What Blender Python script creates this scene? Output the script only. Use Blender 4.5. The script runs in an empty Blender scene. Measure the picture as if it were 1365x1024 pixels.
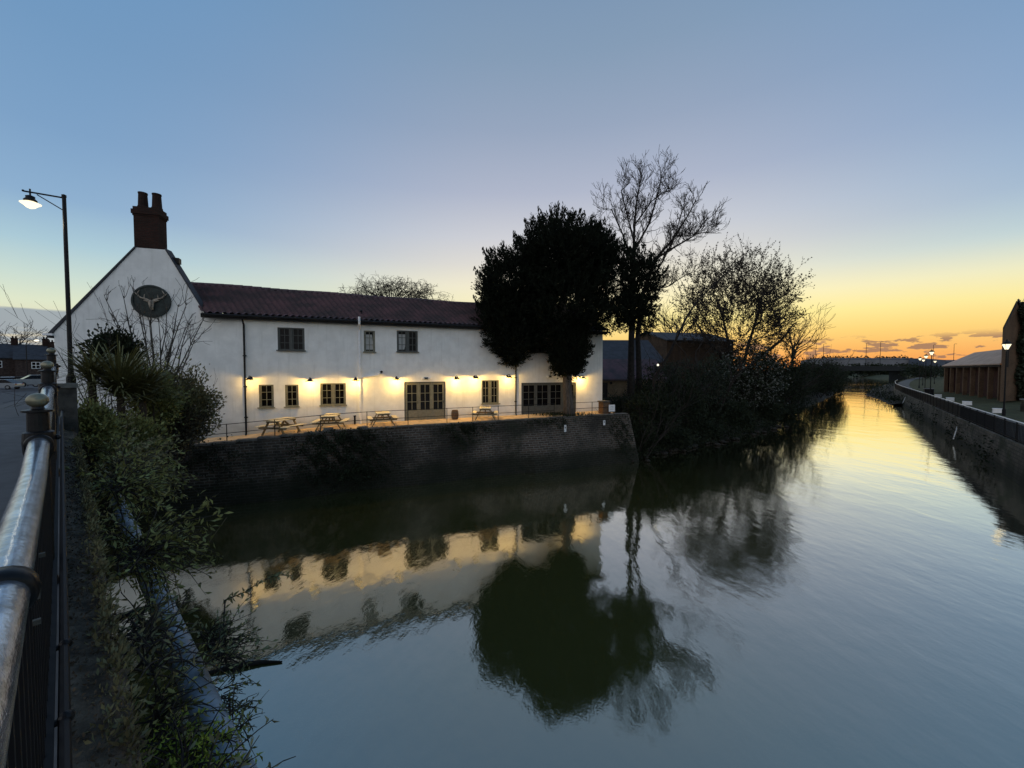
import bpy, math, random
import numpy as np
from mathutils import Vector, Matrix

scene = bpy.context.scene
COL = scene.collection
R = math.radians
rng = np.random.default_rng(7)
random.seed(7)

# ------------------------------------------------------------------ camera
H = 5.9                                   # eye above the water
F = 520.0
PIT = math.atan(18 / F)
cam_d = bpy.data.cameras.new("camera")
cam = bpy.data.objects.new("camera", cam_d)
COL.objects.link(cam)
cam.location = (0, 0, H)
cam.rotation_euler = (math.pi / 2 - PIT, 0, 0)
cam_d.sensor_width = 36
cam_d.lens = 36 * F / 1365
cam_d.clip_start = 0.05
cam_d.clip_end = 6000
scene.camera = cam
scene.view_settings.view_transform = 'Standard'
scene.view_settings.look = 'None'
scene.view_settings.exposure = 0
scene.view_settings.gamma = 1
scene.cycles.use_denoising = True
scene.cycles.max_bounces = 6
scene.cycles.transparent_max_bounces = 6
scene.cycles.caustics_reflective = False
scene.cycles.caustics_refractive = False
scene.cycles.sample_clamp_indirect = 3


def lin(c):
    return tuple(((x / 255) / 12.92 if x / 255 <= .04045 else ((x / 255 + .055) / 1.055) ** 2.4) for x in c)


# ------------------------------------------------------------------ world: dusk sky
SUN_AZ = 32.0
world = bpy.data.worlds.new("World")
scene.world = world
world.use_nodes = True
nt = world.node_tree
nt.nodes.clear()


class N:
    """tiny float-expression builder on a node tree"""
    def __init__(s, nt): s.nt = nt
    def node(s, t, **kw):
        n = s.nt.nodes.new(t)
        for k, v in kw.items(): setattr(n, k, v)
        return n
    def put(s, sock, v):
        if isinstance(v, (int, float)): sock.default_value = v
        elif isinstance(v, tuple): sock.default_value = v if len(v) == len(sock.default_value) else (*v, 1)
        else: s.nt.links.new(v, sock)
    def m(s, op, a, b=0.0, c=0.0):
        n = s.node('ShaderNodeMath', operation=op)
        s.put(n.inputs[0], a); s.put(n.inputs[1], b); s.put(n.inputs[2], c)
        return n.outputs[0]
    def ss(s, x, lo, hi):
        n = s.node('ShaderNodeMapRange', interpolation_type='SMOOTHSTEP')
        s.put(n.inputs[0], x); s.put(n.inputs[1], lo); s.put(n.inputs[2], hi)
        return n.outputs[0]
    def mix(s, f, a, b, typ='MIX'):
        n = s.node('ShaderNodeMix', data_type='RGBA', blend_type=typ)
        s.put(n.inputs[0], f); s.put(n.inputs[6], a); s.put(n.inputs[7], b)
        return n.outputs[2]
    def ramp(s, x, stops):
        n = s.node('ShaderNodeValToRGB')
        el = n.color_ramp.elements
        while len(el) < len(stops): el.new(0.5)
        for e, (p, c) in zip(el, stops):
            e.position = p; e.color = (*c, 1)
        s.put(n.inputs[0], x)
        return n.outputs[0]
    def comb(s, x, y, z=0.0):
        n = s.node('ShaderNodeCombineXYZ')
        s.put(n.inputs[0], x); s.put(n.inputs[1], y); s.put(n.inputs[2], z)
        return n.outputs[0]
    def noise(s, v, scale, detail=3, rough=.5):
        n = s.node('ShaderNodeTexNoise')
        s.put(n.inputs['Vector'], v); s.put(n.inputs['Scale'], scale)
        s.put(n.inputs['Detail'], detail); s.put(n.inputs['Roughness'], rough)
        return n.outputs['Fac']


w = N(nt)
tc = w.node('ShaderNodeTexCoord')
sp = w.node('ShaderNodeSeparateXYZ')
nt.links.new(tc.outputs['Generated'], sp.inputs[0])
el = w.m('MULTIPLY', w.m('ARCSINE', sp.outputs[2]), 57.2958)
az = w.m('MULTIPLY', w.m('ARCTAN2', sp.outputs[0], sp.outputs[1]), 57.2958)
df = w.m('ABSOLUTE', w.m('SUBTRACT', az, SUN_AZ))
df = w.m('MINIMUM', df, w.m('SUBTRACT', 360.0, df))
lift = w.ss(el, 4.0, 13.0)               # the pale upper glow stands left of the orange at the horizon
dg = w.m('ABSOLUTE', w.m('SUBTRACT', az, w.m('SUBTRACT', 34.0, w.m('MULTIPLY', lift, 25.0))))
dg = w.m('MINIMUM', dg, w.m('SUBTRACT', 360.0, dg))
e60 = w.m('DIVIDE', el, 60.0)


def stops(d): return [(max(0, e / 60), lin(c)) for e, c in d]


west = w.ramp(e60, stops([(0.3, (243, 150, 78)), (2.3, (249, 182, 100)), (4.5, (252, 212, 122)), (6.8, (253, 234, 152)),
                          (9.2, (253, 240, 186)), (12, (244, 235, 205)), (15, (224, 219, 210)), (18.5, (205, 206, 212)),
                          (24, (175, 182, 201)), (31, (150, 165, 189)), (38, (132, 155, 181)), (55, (98, 134, 172))]))
side = w.ramp(e60, stops([(0.3, (240, 205, 165)), (3, (230, 215, 180)), (6.5, (222, 230, 202)), (9, (200, 219, 210)),
                          (12, (170, 201, 214)), (16, (140, 174, 206)), (22, (124, 160, 197)), (30, (113, 152, 191)),
                          (40, (103, 147, 190)), (58, (82, 124, 168))]))
east = w.ramp(e60, [(0, (.64, .65, .68)), (.25, (.82, .83, .86)), (.6, (.60, .64, .74)), (1, (.20, .27, .40))])
wW = w.m('SUBTRACT', 1.0, w.ss(dg, 8.0, w.m('SUBTRACT', 88.0, w.m('MULTIPLY', lift, 28.0))))
skyc = w.mix(wW, side, west)
skyc = w.mix(w.ss(df, 92.0, 140.0), skyc, east)
# low evening clouds: a flat grey bank to the left, small puffs over the sunset
nz1 = w.noise(w.comb(w.m('MULTIPLY', az, .16), w.m('MULTIPLY', el, 1.0), 3.3), 1.0, 4, .55)
nz2 = w.noise(w.comb(w.m('MULTIPLY', az, .42), w.m('MULTIPLY', el, 1.5), 9.7), 1.0, 6, .55)
puff = w.m('MULTIPLY', w.ss(nz2, .545, .585), w.m('MULTIPLY', w.ss(el, .5, 1.0), w.m('SUBTRACT', 1.0, w.ss(el, 3.0, 4.0))))
puff = w.m('MULTIPLY', puff, w.m('SUBTRACT', 1.0, w.ss(df, 40.0, 60.0)))
skyc = w.mix(w.m('MULTIPLY', puff, .88), skyc, lin((150, 116, 98)))
bank = w.m('MULTIPLY', w.ss(df, 66.0, 76.0), w.m('SUBTRACT', 1.0, w.ss(df, 110.0, 130.0)))
top = w.m('ADD', 5.6, w.m('MULTIPLY', w.m('SUBTRACT', nz1, .5), .8))
bank = w.m('MULTIPLY', bank, w.m('SUBTRACT', 1.0, w.ss(w.m('SUBTRACT', el, top), -.15, .15)))
gap = w.m('MULTIPLY', w.ss(nz1, .48, .60), w.m('SUBTRACT', 1.0, w.ss(el, 2.8, 4.4)))
bank = w.m('MULTIPLY', bank, w.m('SUBTRACT', 1.0, w.m('MULTIPLY', gap, .75)))
skyc = w.mix(w.m('MULTIPLY', bank, .93), skyc, lin((152, 163, 172)))
bg = w.node('ShaderNodeBackground')
nt.links.new(skyc, bg.inputs[0])
bg.inputs[1].default_value = 1.0
# a trace of the physical twilight sky over it
sky = w.node('ShaderNodeTexSky')
sky.sky_type = 'NISHITA'
sky.sun_disc = False
sky.sun_elevation = R(-2)
sky.sun_rotation = R(SUN_AZ)
bg2 = w.node('ShaderNodeBackground')
nt.links.new(sky.outputs[0], bg2.inputs[0])
bg2.inputs[1].default_value = 0.05
addn = w.node('ShaderNodeAddShader')
nt.links.new(bg.outputs[0], addn.inputs[0])
nt.links.new(bg2.outputs[0], addn.inputs[1])
wo = w.node('ShaderNodeOutputWorld')
nt.links.new(addn.outputs[0], wo.inputs[0])

# ------------------------------------------------------------------ geometry of the view


def ray(x, y):
    a, b = (x - 682.5) / F, -(y - 512) / F
    cp, sp_ = math.cos(PIT), math.sin(PIT)
    return np.array([a, cp + b * sp_, b * cp - sp_])


def P(x, y, D):
    r = ray(x, y)
    return r * D / r[1] + np.array([0, 0, H])


def G(x, y, z):
    r = ray(x, y)
    return r * (z - H) / r[2] + np.array([0, 0, H])


# ------------------------------------------------------------------ materials
MATS = {}


def mat(name, col, rough=.8, var=.25, scale=6.0, col2=None, bump=0.0, bscale=None, spec=.3, metal=0.0,
        island=False, detail=5, emit=None, estr=0.0, stretch=None, coat=0.0):
    if name in MATS: return MATS[name]
    m = bpy.data.materials.new(name)
    m.use_nodes = True
    t = m.node_tree
    b = t.nodes['Principled BSDF']
    n = N(t)
    c = n.node('ShaderNodeTexCoord').outputs['Object']
    if stretch:
        mp = n.node('ShaderNodeMapping')
        t.links.new(c, mp.inputs[0]); mp.inputs['Scale'].default_value = stretch
        c = mp.outputs[0]
    nz = n.noise(c, scale, detail, .6)
    c2 = col2 if col2 else tuple(x * (1 - var) for x in col)
    c1 = col if col2 else tuple(min(1, x * (1 + var)) for x in col)
    cc = n.mix(n.ss(nz, .32, .68), (*c2, 1), (*c1, 1))
    if island:
        g = n.node('ShaderNodeNewGeometry').outputs['Random Per Island']
        cc = n.mix(n.m('MULTIPLY', g, .65), cc, tuple(x * .45 for x in col) + (1,))
    t.links.new(cc, b.inputs['Base Color'])
    b.inputs['Roughness'].default_value = rough
    b.inputs['Specular IOR Level'].default_value = spec
    b.inputs['Metallic'].default_value = metal
    if coat: b.inputs['Coat Weight'].default_value = coat
    if bump:
        bn = n.node('ShaderNodeBump')
        bn.inputs['Strength'].default_value = 1.0
        bn.inputs['Distance'].default_value = bump
        t.links.new(n.noise(c, bscale or scale * 4, 4, .6), bn.inputs['Height'])
        t.links.new(bn.outputs[0], b.inputs['Normal'])
    if emit:
        b.inputs['Emission Color'].default_value = (*emit, 1)
        b.inputs['Emission Strength'].default_value = estr
    MATS[name] = m
    return m


def brick_mat(name, c1, c2, mortar, bw=.225, bh=.075, mw=.012, stain=.5, stain_col=(.01, .012, .01), rough=.9, axis='xz', sscale=.5, moss=None, dark_foot=None):
    m = bpy.data.materials.new(name)
    m.use_nodes = True
    t = m.node_tree
    b = t.nodes['Principled BSDF']
    n = N(t)
    c = n.node('ShaderNodeTexCoord').outputs['Object']
    s = n.node('ShaderNodeSeparateXYZ')
    t.links.new(c, s.inputs[0])
    if axis == 'xz': v = n.comb(n.m('ADD', s.outputs[0], s.outputs[1]), s.outputs[2])
    else: v = n.comb(s.outputs[0], s.outputs[1])
    wob = n.m('MULTIPLY', n.m('SUBTRACT', n.noise(c, 1.3, 3), .5), .05)
    sv = n.node('ShaderNodeSeparateXYZ'); t.links.new(v, sv.inputs[0])
    v = n.comb(n.m('ADD', sv.outputs[0], wob), n.m('ADD', sv.outputs[1], wob))
    br = n.node('ShaderNodeTexBrick')
    t.links.new(v, br.inputs['Vector'])
    n.put(br.inputs['Color1'], (*c1, 1)); n.put(br.inputs['Color2'], (*c2, 1)); n.put(br.inputs['Mortar'], (*mortar, 1))
    br.inputs['Scale'].default_value = 1.0
    br.inputs['Mortar Size'].default_value = mw
    br.inputs['Mortar Smooth'].default_value = .3
    br.inputs['Bias'].default_value = -.1
    br.inputs['Brick Width'].default_value = bw
    br.inputs['Row Height'].default_value = bh
    st = n.ss(n.noise(c, sscale, 6, .65), .38, .62)
    cc = n.mix(n.m('MULTIPLY', st, stain), br.outputs['Color'], (*stain_col, 1))
    cc = n.mix(n.m('MULTIPLY', n.ss(n.noise(c, 9, 4, .7), .4, .75), .5), cc, tuple(x * .4 for x in c1) + (1,))
    if moss:
        cc = n.mix(n.m('MULTIPLY', n.ss(n.noise(c, sscale * 1.9, 5, .6), .5, .7), .7), cc, (*moss, 1))
    if dark_foot:                             # darker below this height, with a ragged noisy edge
        zz = n.m('ADD', s.outputs[2], n.m('MULTIPLY', n.noise(c, 1.1, 5, .65), .9))
        cc = n.mix(n.m('MULTIPLY', n.m('SUBTRACT', 1.0, n.ss(zz, dark_foot, dark_foot + .7)), .8), cc, (.014, .017, .010, 1))
    t.links.new(cc, b.inputs['Base Color'])
    b.inputs['Roughness'].default_value = rough
    b.inputs['Specular IOR Level'].default_value = .2
    bn = n.node('ShaderNodeBump')
    bn.inputs['Distance'].default_value = .02
    hh = n.m('ADD', n.m('MULTIPLY', br.outputs['Fac'], -1.0), n.m('MULTIPLY', n.noise(c, 30, 4), .6))
    t.links.new(hh, bn.inputs['Height'])
    t.links.new(bn.outputs[0], b.inputs['Normal'])
    MATS[name] = m
    return m


def emis(name, col, s):
    m = bpy.data.materials.new(name)
    m.use_nodes = True
    t = m.node_tree
    t.nodes.clear()
    e = t.nodes.new('ShaderNodeEmission')
    e.inputs[0].default_value = (*col, 1); e.inputs[1].default_value = s
    o = t.nodes.new('ShaderNodeOutputMaterial')
    t.links.new(e.outputs[0], o.inputs[0])
    MATS[name] = m
    return m


RENDER_W = mat('white_render', (.77, .78, .76), .92, .07, 1.6, bump=.006, bscale=35, spec=.15)
_t = RENDER_W.node_tree; _n = N(_t); _b = _t.nodes['Principled BSDF']
_c = _n.node('ShaderNodeTexCoord').outputs['Object']
_s = _n.node('ShaderNodeSeparateXYZ'); _t.links.new(_c, _s.inputs[0])
_mp = _n.node('ShaderNodeMapping'); _t.links.new(_c, _mp.inputs[0]); _mp.inputs['Scale'].default_value = (3.2, 3.2, .28)
_str = _n.m('MULTIPLY', _n.ss(_n.noise(_mp.outputs[0], 1.4, 5, .6), .50, .72), .2)
_damp = _n.m('MULTIPLY', _n.m('SUBTRACT', 1.0, _n.ss(_n.m('ADD', _s.outputs[2], _n.m('MULTIPLY', _n.noise(_c, 1.7, 4, .6), .9)), .45, 1.15)), .5)
_old = _b.inputs['Base Color'].links[0].from_socket
_t.links.new(_n.mix(_n.m('MAXIMUM', _str, _damp), _old, (.36, .37, .33, 1)), _b.inputs['Base Color'])
TILE = mat('clay_pantile', (.105, .058, .066), .7, .3, 1.1, col2=(.045, .036, .040), bump=.004, bscale=20)
BLACKM = mat('black_metal', (.009, .009, .010), .55, .2, 12, spec=.2)
GLOSSB = mat('black_gloss_paint', (.007, .007, .008), .38, .3, 30, bump=.0012, bscale=60, spec=.2)
WETRAIL = mat('sky_sheen_rail', (.42, .46, .52), .2, .35, 14, bump=.0015, bscale=45, metal=.8, spec=.6, stretch=(1, 1, 3))  # pale metallic base stands in for the bright sheen on black paint
FRAME = mat('olive_grey_paint', (.17, .17, .13), .55, .15, 8)
FRAME_D = mat('dark_grey_paint', (.075, .08, .075), .55, .15, 8)
GLASS = mat('window_glass', (.006, .006, .007), .08, .3, 1.2, spec=.12)
WHITEP = mat('white_plastic', (.78, .79, .8), .4, .06, 9)
WHITES = mat('white_paint', (.8, .8, .79), .6, .06, 9)
BRICK_CH = brick_mat('chimney_brick', (.055, .022, .016), (.035, .016, .013), (.03, .026, .022), stain=.35, sscale=1.2)
WALLBRICK = brick_mat('old_wall_brick', (.125, .092, .07), (.05, .042, .036), (.19, .18, .16), bw=.34, bh=.125, mw=.022, stain=.8, stain_col=(.014, .016, .014), sscale=.33, moss=(.022, .028, .017), dark_foot=1.15)
QUAY = brick_mat('quay_stone', (.22, .19, .155), (.13, .115, .095), (.07, .065, .055), bw=.42, bh=.2, mw=.02, stain=.6, stain_col=(.022, .024, .016), sscale=.5, moss=(.025, .035, .014), dark_foot=.75)
RBRICK = brick_mat('red_brick', (.24, .135, .075), (.17, .10, .06), (.10, .085, .065), stain=.3, sscale=.6)
TBRICK = brick_mat('tan_brick', (.30, .2, .11), (.22, .15, .085), (.2, .17, .12), stain=.2, sscale=.8)
PAVE = mat('terrace_paving', (.68, .49, .28), .85, .2, 3, bump=.004, bscale=24)
ASPH = mat('asphalt', (.055, .058, .066), .85, .2, 5, bump=.004, bscale=120)
PATHM = mat('path_asphalt', (.085, .085, .085), .9, .2, 2)
LEDGE = mat('ledge_soil', (.075, .064, .048), .95, .55, 9, bump=.03, bscale=30)
SOIL = mat('leafy_soil', (.034, .029, .022), .95, .5, 10, bump=.03, bscale=26)
GRASSM = mat('grass_ground', (.038, .042, .014), .95, .35, 1.2, bump=.05, bscale=8)
STONE = mat('grey_stone', (.10, .10, .09), .9, .3, 5, bump=.01, bscale=25)
COPE = mat('stone_coping', (.12, .115, .105), .9, .35, 4, bump=.012, bscale=16)
WOOD_P = mat('pale_timber', (.76, .67, .45), .8, .15, 7, stretch=(1, 8, 8))
WOOD_M = mat('darker_timber', (.20, .16, .09), .85, .25, 7, stretch=(8, 8, 1))  # table legs, bearers and braces, darker than the tops
WOOD_D = mat('brown_timber', (.11, .07, .04), .8, .25, 7, stretch=(8, 8, 1))
BARK = mat('bark', (.05, .042, .034), .95, .4, 5, bump=.03, bscale=9, stretch=(6, 6, 1))
BARKD = mat('dark_bark', (.018, .015, .013), .95, .4, 5, bump=.02, bscale=9)
TWIG = mat('twig', (.03, .025, .022), .9, .3, 5)
TWIGR = mat('reddish_twig', (.06, .03, .02), .9, .3, 5)
PIPEM = mat('blue_grey_pipe', (.22, .27, .32), .5, .35, 5, bump=.003, bscale=30, spec=.4)
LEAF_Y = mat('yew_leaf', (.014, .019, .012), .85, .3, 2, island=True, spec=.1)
LEAF_I = mat('ivy_leaf', (.025, .035, .018), .7, .3, 2, island=True)
LEAF_B = mat('bush_leaf', (.024, .032, .017), .8, .35, 1.5, island=True, spec=.15)
LEAF_P = mat('pale_blossom', (.20, .21, .19), .8, .3, 2, island=True)
LEAF_G = mat('shrub_leaf', (.20, .215, .07), .65, .35, 2.5, island=True)
LEAF_O = mat('olive_leaf', (.175, .165, .08), .7, .35, 2.5, island=True)
LEAF_GB = mat('bramble_leaf', (.19, .21, .10), .6, .35, 3, island=True)
LEAF_M = mat('moss_leaf', (.26, .32, .04), .8, .4, 6, island=True)
LEAF_C = mat('cordyline_leaf', (.14, .14, .055), .6, .35, 3, island=True)
LEAF_D = mat('brown_leaf', (.04, .03, .02), .9, .4, 3, island=True)
CONC = mat('concrete', (.20, .20, .20), .9, .2, .6)
CONCD = mat('dark_steel', (.012, .013, .014), .7, .3, 1)
SLATE = mat('slate', (.032, .035, .043), .7, .25, 2)
SHEET = mat('pale_sheet_roof', (.42, .30, .23), .8, .15, .7)
DARKM = mat('dark_brown_board', (.02, .016, .014), .9, .3, 3)  # plain dark brown for doors, fascia, narrow window and bin opening
GOLD = mat('worn_gilt_ball', (.20, .19, .13), .35, .25, 14, metal=.5, spec=.5)
LAMPG = emis('lit_lamp_glass', (1.0, .86, .58), 1.6)
LAMPS = emis('lit_small_lamp', (1.0, .9, .7), 1.6)
BULB = emis('warm_bulb', (1.0, .70, .25), 4.0)

# ------------------------------------------------------------------ mesh helpers


class MB:
    def __init__(s):
        s.v, s.f, s.smooth = [], [], False
    def add(s, vs, fs):
        o = len(s.v)
        s.v += [tuple(map(float, p)) for p in vs]
        s.f += [tuple(i + o for i in f) for f in fs]
    def box(s, c, d, rz=0.0, M=None, taper=1.0):
        x, y, z = d[0] / 2, d[1] / 2, d[2] / 2
        k = taper
        vs = [(-x, -y, -z), (x, -y, -z), (x, y, -z), (-x, y, -z), (-x * k, -y * k, z), (x * k, -y * k, z), (x * k, y * k, z), (-x * k, y * k, z)]
        if M is not None: vs = [tuple(M @ Vector(p)) for p in vs]
        cr, sr = math.cos(rz), math.sin(rz)
        vs = [(p[0] * cr - p[1] * sr + c[0], p[0] * sr + p[1] * cr + c[1], p[2] + c[2]) for p in vs]
        s.add(vs, [(0, 3, 2, 1), (4, 5, 6, 7), (0, 1, 5, 4), (1, 2, 6, 5), (2, 3, 7, 6), (3, 0, 4, 7)])
    def bar(s, a, b, wd, th, up=(0, 0, 1)):
        a, b = Vector(a), Vector(b)
        d = b - a; L = d.length; d.normalize()
        u = Vector(up)
        if abs(d.dot(u)) > .98: u = Vector((1, 0, 0))
        x = d.cross(u).normalized(); y = x.cross(d).normalized()
        vs = []
        for p in (a, b):
            for sx, sy in ((-1, -1), (1, -1), (1, 1), (-1, 1)):
                vs.append(p + x * sx * wd / 2 + y * sy * th / 2)
        s.add(vs, [(0, 1, 2, 3), (7, 6, 5, 4), (0, 4, 5, 1), (1, 5, 6, 2), (2, 6, 7, 3), (3, 7, 4, 0)])
    def tube(s, pts, rad, n=6, cap=True):
        pts = [np.asarray(p, float) for p in pts]
        if isinstance(rad, (int, float)): rad = [rad] * len(pts)
        vs, fs = [], []
        t0 = pts[1] - pts[0]
        ref = np.array([0, 0, 1.]) if abs(t0[2]) < .9 * np.linalg.norm(t0) else np.array([1., 0, 0])
        for i, p in enumerate(pts):
            t = pts[min(i + 1, len(pts) - 1)] - pts[max(i - 1, 0)]
            t = t / (np.linalg.norm(t) + 1e-9)
            x = np.cross(t, ref); x /= np.linalg.norm(x) + 1e-9
            y = np.cross(t, x)
            ref = -np.cross(t, x) * -1 if False else ref
            for k in range(n):
                a = 2 * math.pi * k / n
                vs.append(p + rad[i] * (math.cos(a) * x + math.sin(a) * y))
        for i in range(len(pts) - 1):
            for k in range(n):
                k2 = (k + 1) % n
                fs.append((i * n + k, i * n + k2, (i + 1) * n + k2, (i + 1) * n + k))
        if cap:
            fs.append(tuple(range(n))[::-1]); fs.append(tuple((len(pts) - 1) * n + k for k in range(n)))
        s.add(vs, fs)
    def lathe(s, c, prof, n=14, sx=1.0, sy=1.0):
        vs, fs = [], []
        for r, z in prof:
            for k in range(n):
                a = 2 * math.pi * k / n
                vs.append((c[0] + r * sx * math.cos(a), c[1] + r * sy * math.sin(a), c[2] + z))
        for i in range(len(prof) - 1):
            for k in range(n):
                k2 = (k + 1) % n
                fs.append((i * n + k, i * n + k2, (i + 1) * n + k2, (i + 1) * n + k))
        fs.append(tuple(range(n))[::-1]); fs.append(tuple((len(prof) - 1) * n + k for k in range(n)))
        s.add(vs, fs)
    def ball(s, c, r, n=12, m=8, sq=(1, 1, 1)):
        prof = [(max(1e-4, r * math.sin(math.pi * i / m)), -r * math.cos(math.pi * i / m) * sq[2]) for i in range(m + 1)]
        s.lathe(c, prof, n, sq[0], sq[1])
    def poly(s, vs):
        s.add(vs, [tuple(range(len(vs)))])
    def prism(s, loop, off):
        """loop of 3-D points extruded by the vector off"""
        n = len(loop)
        a = [np.asarray(p, float) for p in loop]; b = [p + np.asarray(off, float) for p in a]
        s.add(a + b, [tuple(range(n))[::-1], tuple(range(n, 2 * n))] + [(i, (i + 1) % n, n + (i + 1) % n, n + i) for i in range(n)])
    def mesh(s, name):
        m = bpy.data.meshes.new(name)
        m.from_pydata(s.v, [], s.f)
        if s.smooth: m.polygons.foreach_set('use_smooth', [True] * len(m.polygons))
        m.update()
        return m
    def build(s, name, material, parent=None, loc=None, rz=0.0, fix=True):
        o = bpy.data.objects.new(name, s.mesh(name))
        o.data.materials.append(material)
        COL.objects.link(o)
        if parent is not None: o.parent = parent
        if loc is not None: o.location = loc
        o.rotation_euler.z = rz
        return o


def quads(name, V, material, parent=None, smooth=False):
    """V: (n,4,3) array of quads"""
    V = np.asarray(V, np.float32)
    n = len(V)
    m = bpy.data.meshes.new(name)
    m.vertices.add(n * 4)
    m.vertices.foreach_set('co', V.reshape(-1))
    m.loops.add(n * 4)
    m.loops.foreach_set('vertex_index', np.arange(n * 4, dtype=np.int32))
    m.polygons.add(n)
    m.polygons.foreach_set('loop_start', np.arange(0, n * 4, 4, dtype=np.int32))
    m.update(calc_edges=True)
    m.validate()
    o = bpy.data.objects.new(name, m)
    m.materials.append(material)
    COL.objects.link(o)
    if parent is not None: o.parent = parent
    return o


def thing(name, label, cat, loc=(0, 0, 0), rz=0.0, group=None):
    o = bpy.data.objects.new(name, None)
    COL.objects.link(o)
    o.location = loc
    o.rotation_euler.z = rz
    o['label'] = label; o['category'] = cat
    if group: o['group'] = group
    return o


def tag(o, label, cat, group=None):
    o['label'] = label; o['category'] = cat
    if group: o['group'] = group
    return o


def struct(o, kind='structure'):
    o['kind'] = kind
    return o


def dup(root, loc, rz=0.0, label=None, scale=None):
    r = root.copy(); COL.objects.link(r)
    r.location = loc; r.rotation_euler.z = rz
    if scale: r.scale = scale
    if label: r['label'] = label
    for ch in list(root.children):
        c = ch.copy(); COL.objects.link(c); c.parent = r
        for g in ch.children:
            d = g.copy(); COL.objects.link(d); d.parent = c
    return r


def unit(n):
    v = rng.normal(size=(n, 3))
    return v / np.linalg.norm(v, axis=1)[:, None]


def leaves(C, size, aspect=.45, dirs=None, spread=1.0, fold=.12):
    """rhombic leaves at points C; dirs = preferred tip directions"""
    n = len(C)
    d = unit(n)
    if dirs is not None: d = dirs + spread * d; d /= np.linalg.norm(d, axis=1)[:, None] + 1e-9
    s = np.cross(d, unit(n)); s /= np.linalg.norm(s, axis=1)[:, None] + 1e-9
    u = np.cross(d, s)
    L = size * rng.uniform(.6, 1.3, n)[:, None]
    W = L * aspect
    b = C - d * L * .5
    t = C + d * L * .5
    l = C + s * W * .5 + u * L * fold
    r_ = C - s * W * .5 + u * L * fold
    return np.stack([b, l, t, r_], axis=1)


def ell_points(c, r, n, shell=.45, rough=.18):
    """points in an ellipsoid, mostly in its outer shell, with a lumpy surface"""
    d = unit(n)
    k = rng.uniform(shell, 1.0, n) ** .6
    lump = 1 + rough * (np.sin(d[:, 0] * 7 + c[0]) * np.sin(d[:, 1] * 6 + c[1]) + .7 * np.sin(d[:, 2] * 9 + c[2] * 3))
    return np.asarray(c) + d * (k * lump)[:, None] * np.asarray(r), d


def clumps(P0, D0, per, rad):
    n = len(P0)
    C = np.repeat(P0, per, axis=0) + rng.normal(size=(n * per, 3)) * rad
    return C, np.repeat(D0, per, axis=0)


def branch(mb, p, d, L, r, depth, up=.15, wob=.22, kids=(3, 5), ratio=.62, ang=(25, 55), tips=None, segs=5, min_r=.006, start=.25):
    p = np.array(p, float); d = np.array(d, float); d /= np.linalg.norm(d)
    pts, rad = [p], [r]
    nodes = []
    for i in range(segs):
        d = d + wob * rng.normal(size=3) * .6 + np.array([0, 0, up])
        d /= np.linalg.norm(d)
        p = p + d * L / segs
        pts.append(p)
        rad.append(max(min_r, r * (1 - .62 * (i + 1) / segs)))
        nodes.append((p, d.copy(), rad[-1], (i + 1) / segs))
    mb.tube(pts, rad, 7 if r > .08 else (4 if r > .02 else 3), cap=False)
    if tips is not None: tips += [(q_, d) for q_ in pts[1:]]
    if depth > 0:
        k = rng.integers(kids[0], kids[1] + 1)
        for j in range(k):
            t = rng.uniform(start, 1.0)
            q, qd, qr, _ = nodes[min(segs - 1, int(t * segs))]
            a = R(rng.uniform(*ang))
            ax = np.cross(qd, unit(1)[0]); ax /= np.linalg.norm(ax)
            nd = qd * math.cos(a) + np.cross(ax, qd) * math.sin(a)
            branch(mb, q, nd, L * ratio * rng.uniform(.7, 1.2), max(min_r, qr * .68), depth - 1, up, wob, kids, ratio, ang, tips, max(3, segs - 1), min_r, start)


# ================================================================== LAND AND WATER
# bridge frame: s along the near parapet to the left, r to its right (over the water), h below the eye
BD = np.array([-.755, .656]); BN = np.array([.656, .755])
def B(s, r, h):
    p = BD * s + BN * r
    return np.array([p[0], p[1], H - h])


m = bpy.data.materials.new('river_water')
m.use_nodes = True
t = m.node_tree
t.nodes.clear()
n = N(t)
geo = n.node('ShaderNodeNewGeometry').outputs['Position']
mp = n.node('ShaderNodeMapping'); t.links.new(geo, mp.inputs[0])
mp.inputs['Rotation'].default_value = (0, 0, R(40)); mp.inputs['Scale'].default_value = (1.0, .55, 1)
h1 = n.noise(mp.outputs[0], 3.2, 3, .5)
h2 = n.noise(mp.outputs[0], .55, 2, .5)
h3 = n.noise(geo, 26.0, 2, .5)
hh = n.m('ADD', n.m('MULTIPLY', h1, .5), n.m('ADD', n.m('MULTIPLY', h2, 1.6), n.m('MULTIPLY', h3, .05)))
hh = n.m('MULTIPLY', hh, n.m('ADD', .45, n.m('MULTIPLY', n.ss(n.noise(mp.outputs[0], .09, 4, .6), .35, .65), .95)))
bn = n.node('ShaderNodeBump'); bn.inputs['Strength'].default_value = 1.0; bn.inputs['Distance'].default_value = .012
t.links.new(hh, bn.inputs['Height'])
dif = n.node('ShaderNodeBsdfDiffuse'); dif.inputs[0].default_value = (.050, .056, .018, 1)
glo = n.node('ShaderNodeBsdfGlossy'); glo.inputs[0].default_value = (1, .985, .91, 1); glo.inputs[1].default_value = .035
t.links.new(bn.outputs[0], glo.inputs['Normal'])
lw = n.node('ShaderNodeFresnel'); lw.inputs[0].default_value = 1.9
t.links.new(bn.outputs[0], lw.inputs[1])
mx = n.node('ShaderNodeMixShader')
t.links.new(n.m('MULTIPLY_ADD', lw.outputs[0], 2.25, .11), mx.inputs[0]); t.links.new(dif.outputs[0], mx.inputs[1]); t.links.new(glo.outputs[0], mx.inputs[2])
om = n.node('ShaderNodeOutputMaterial'); t.links.new(mx.outputs[0], om.inputs[0])
WATER = m
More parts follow.
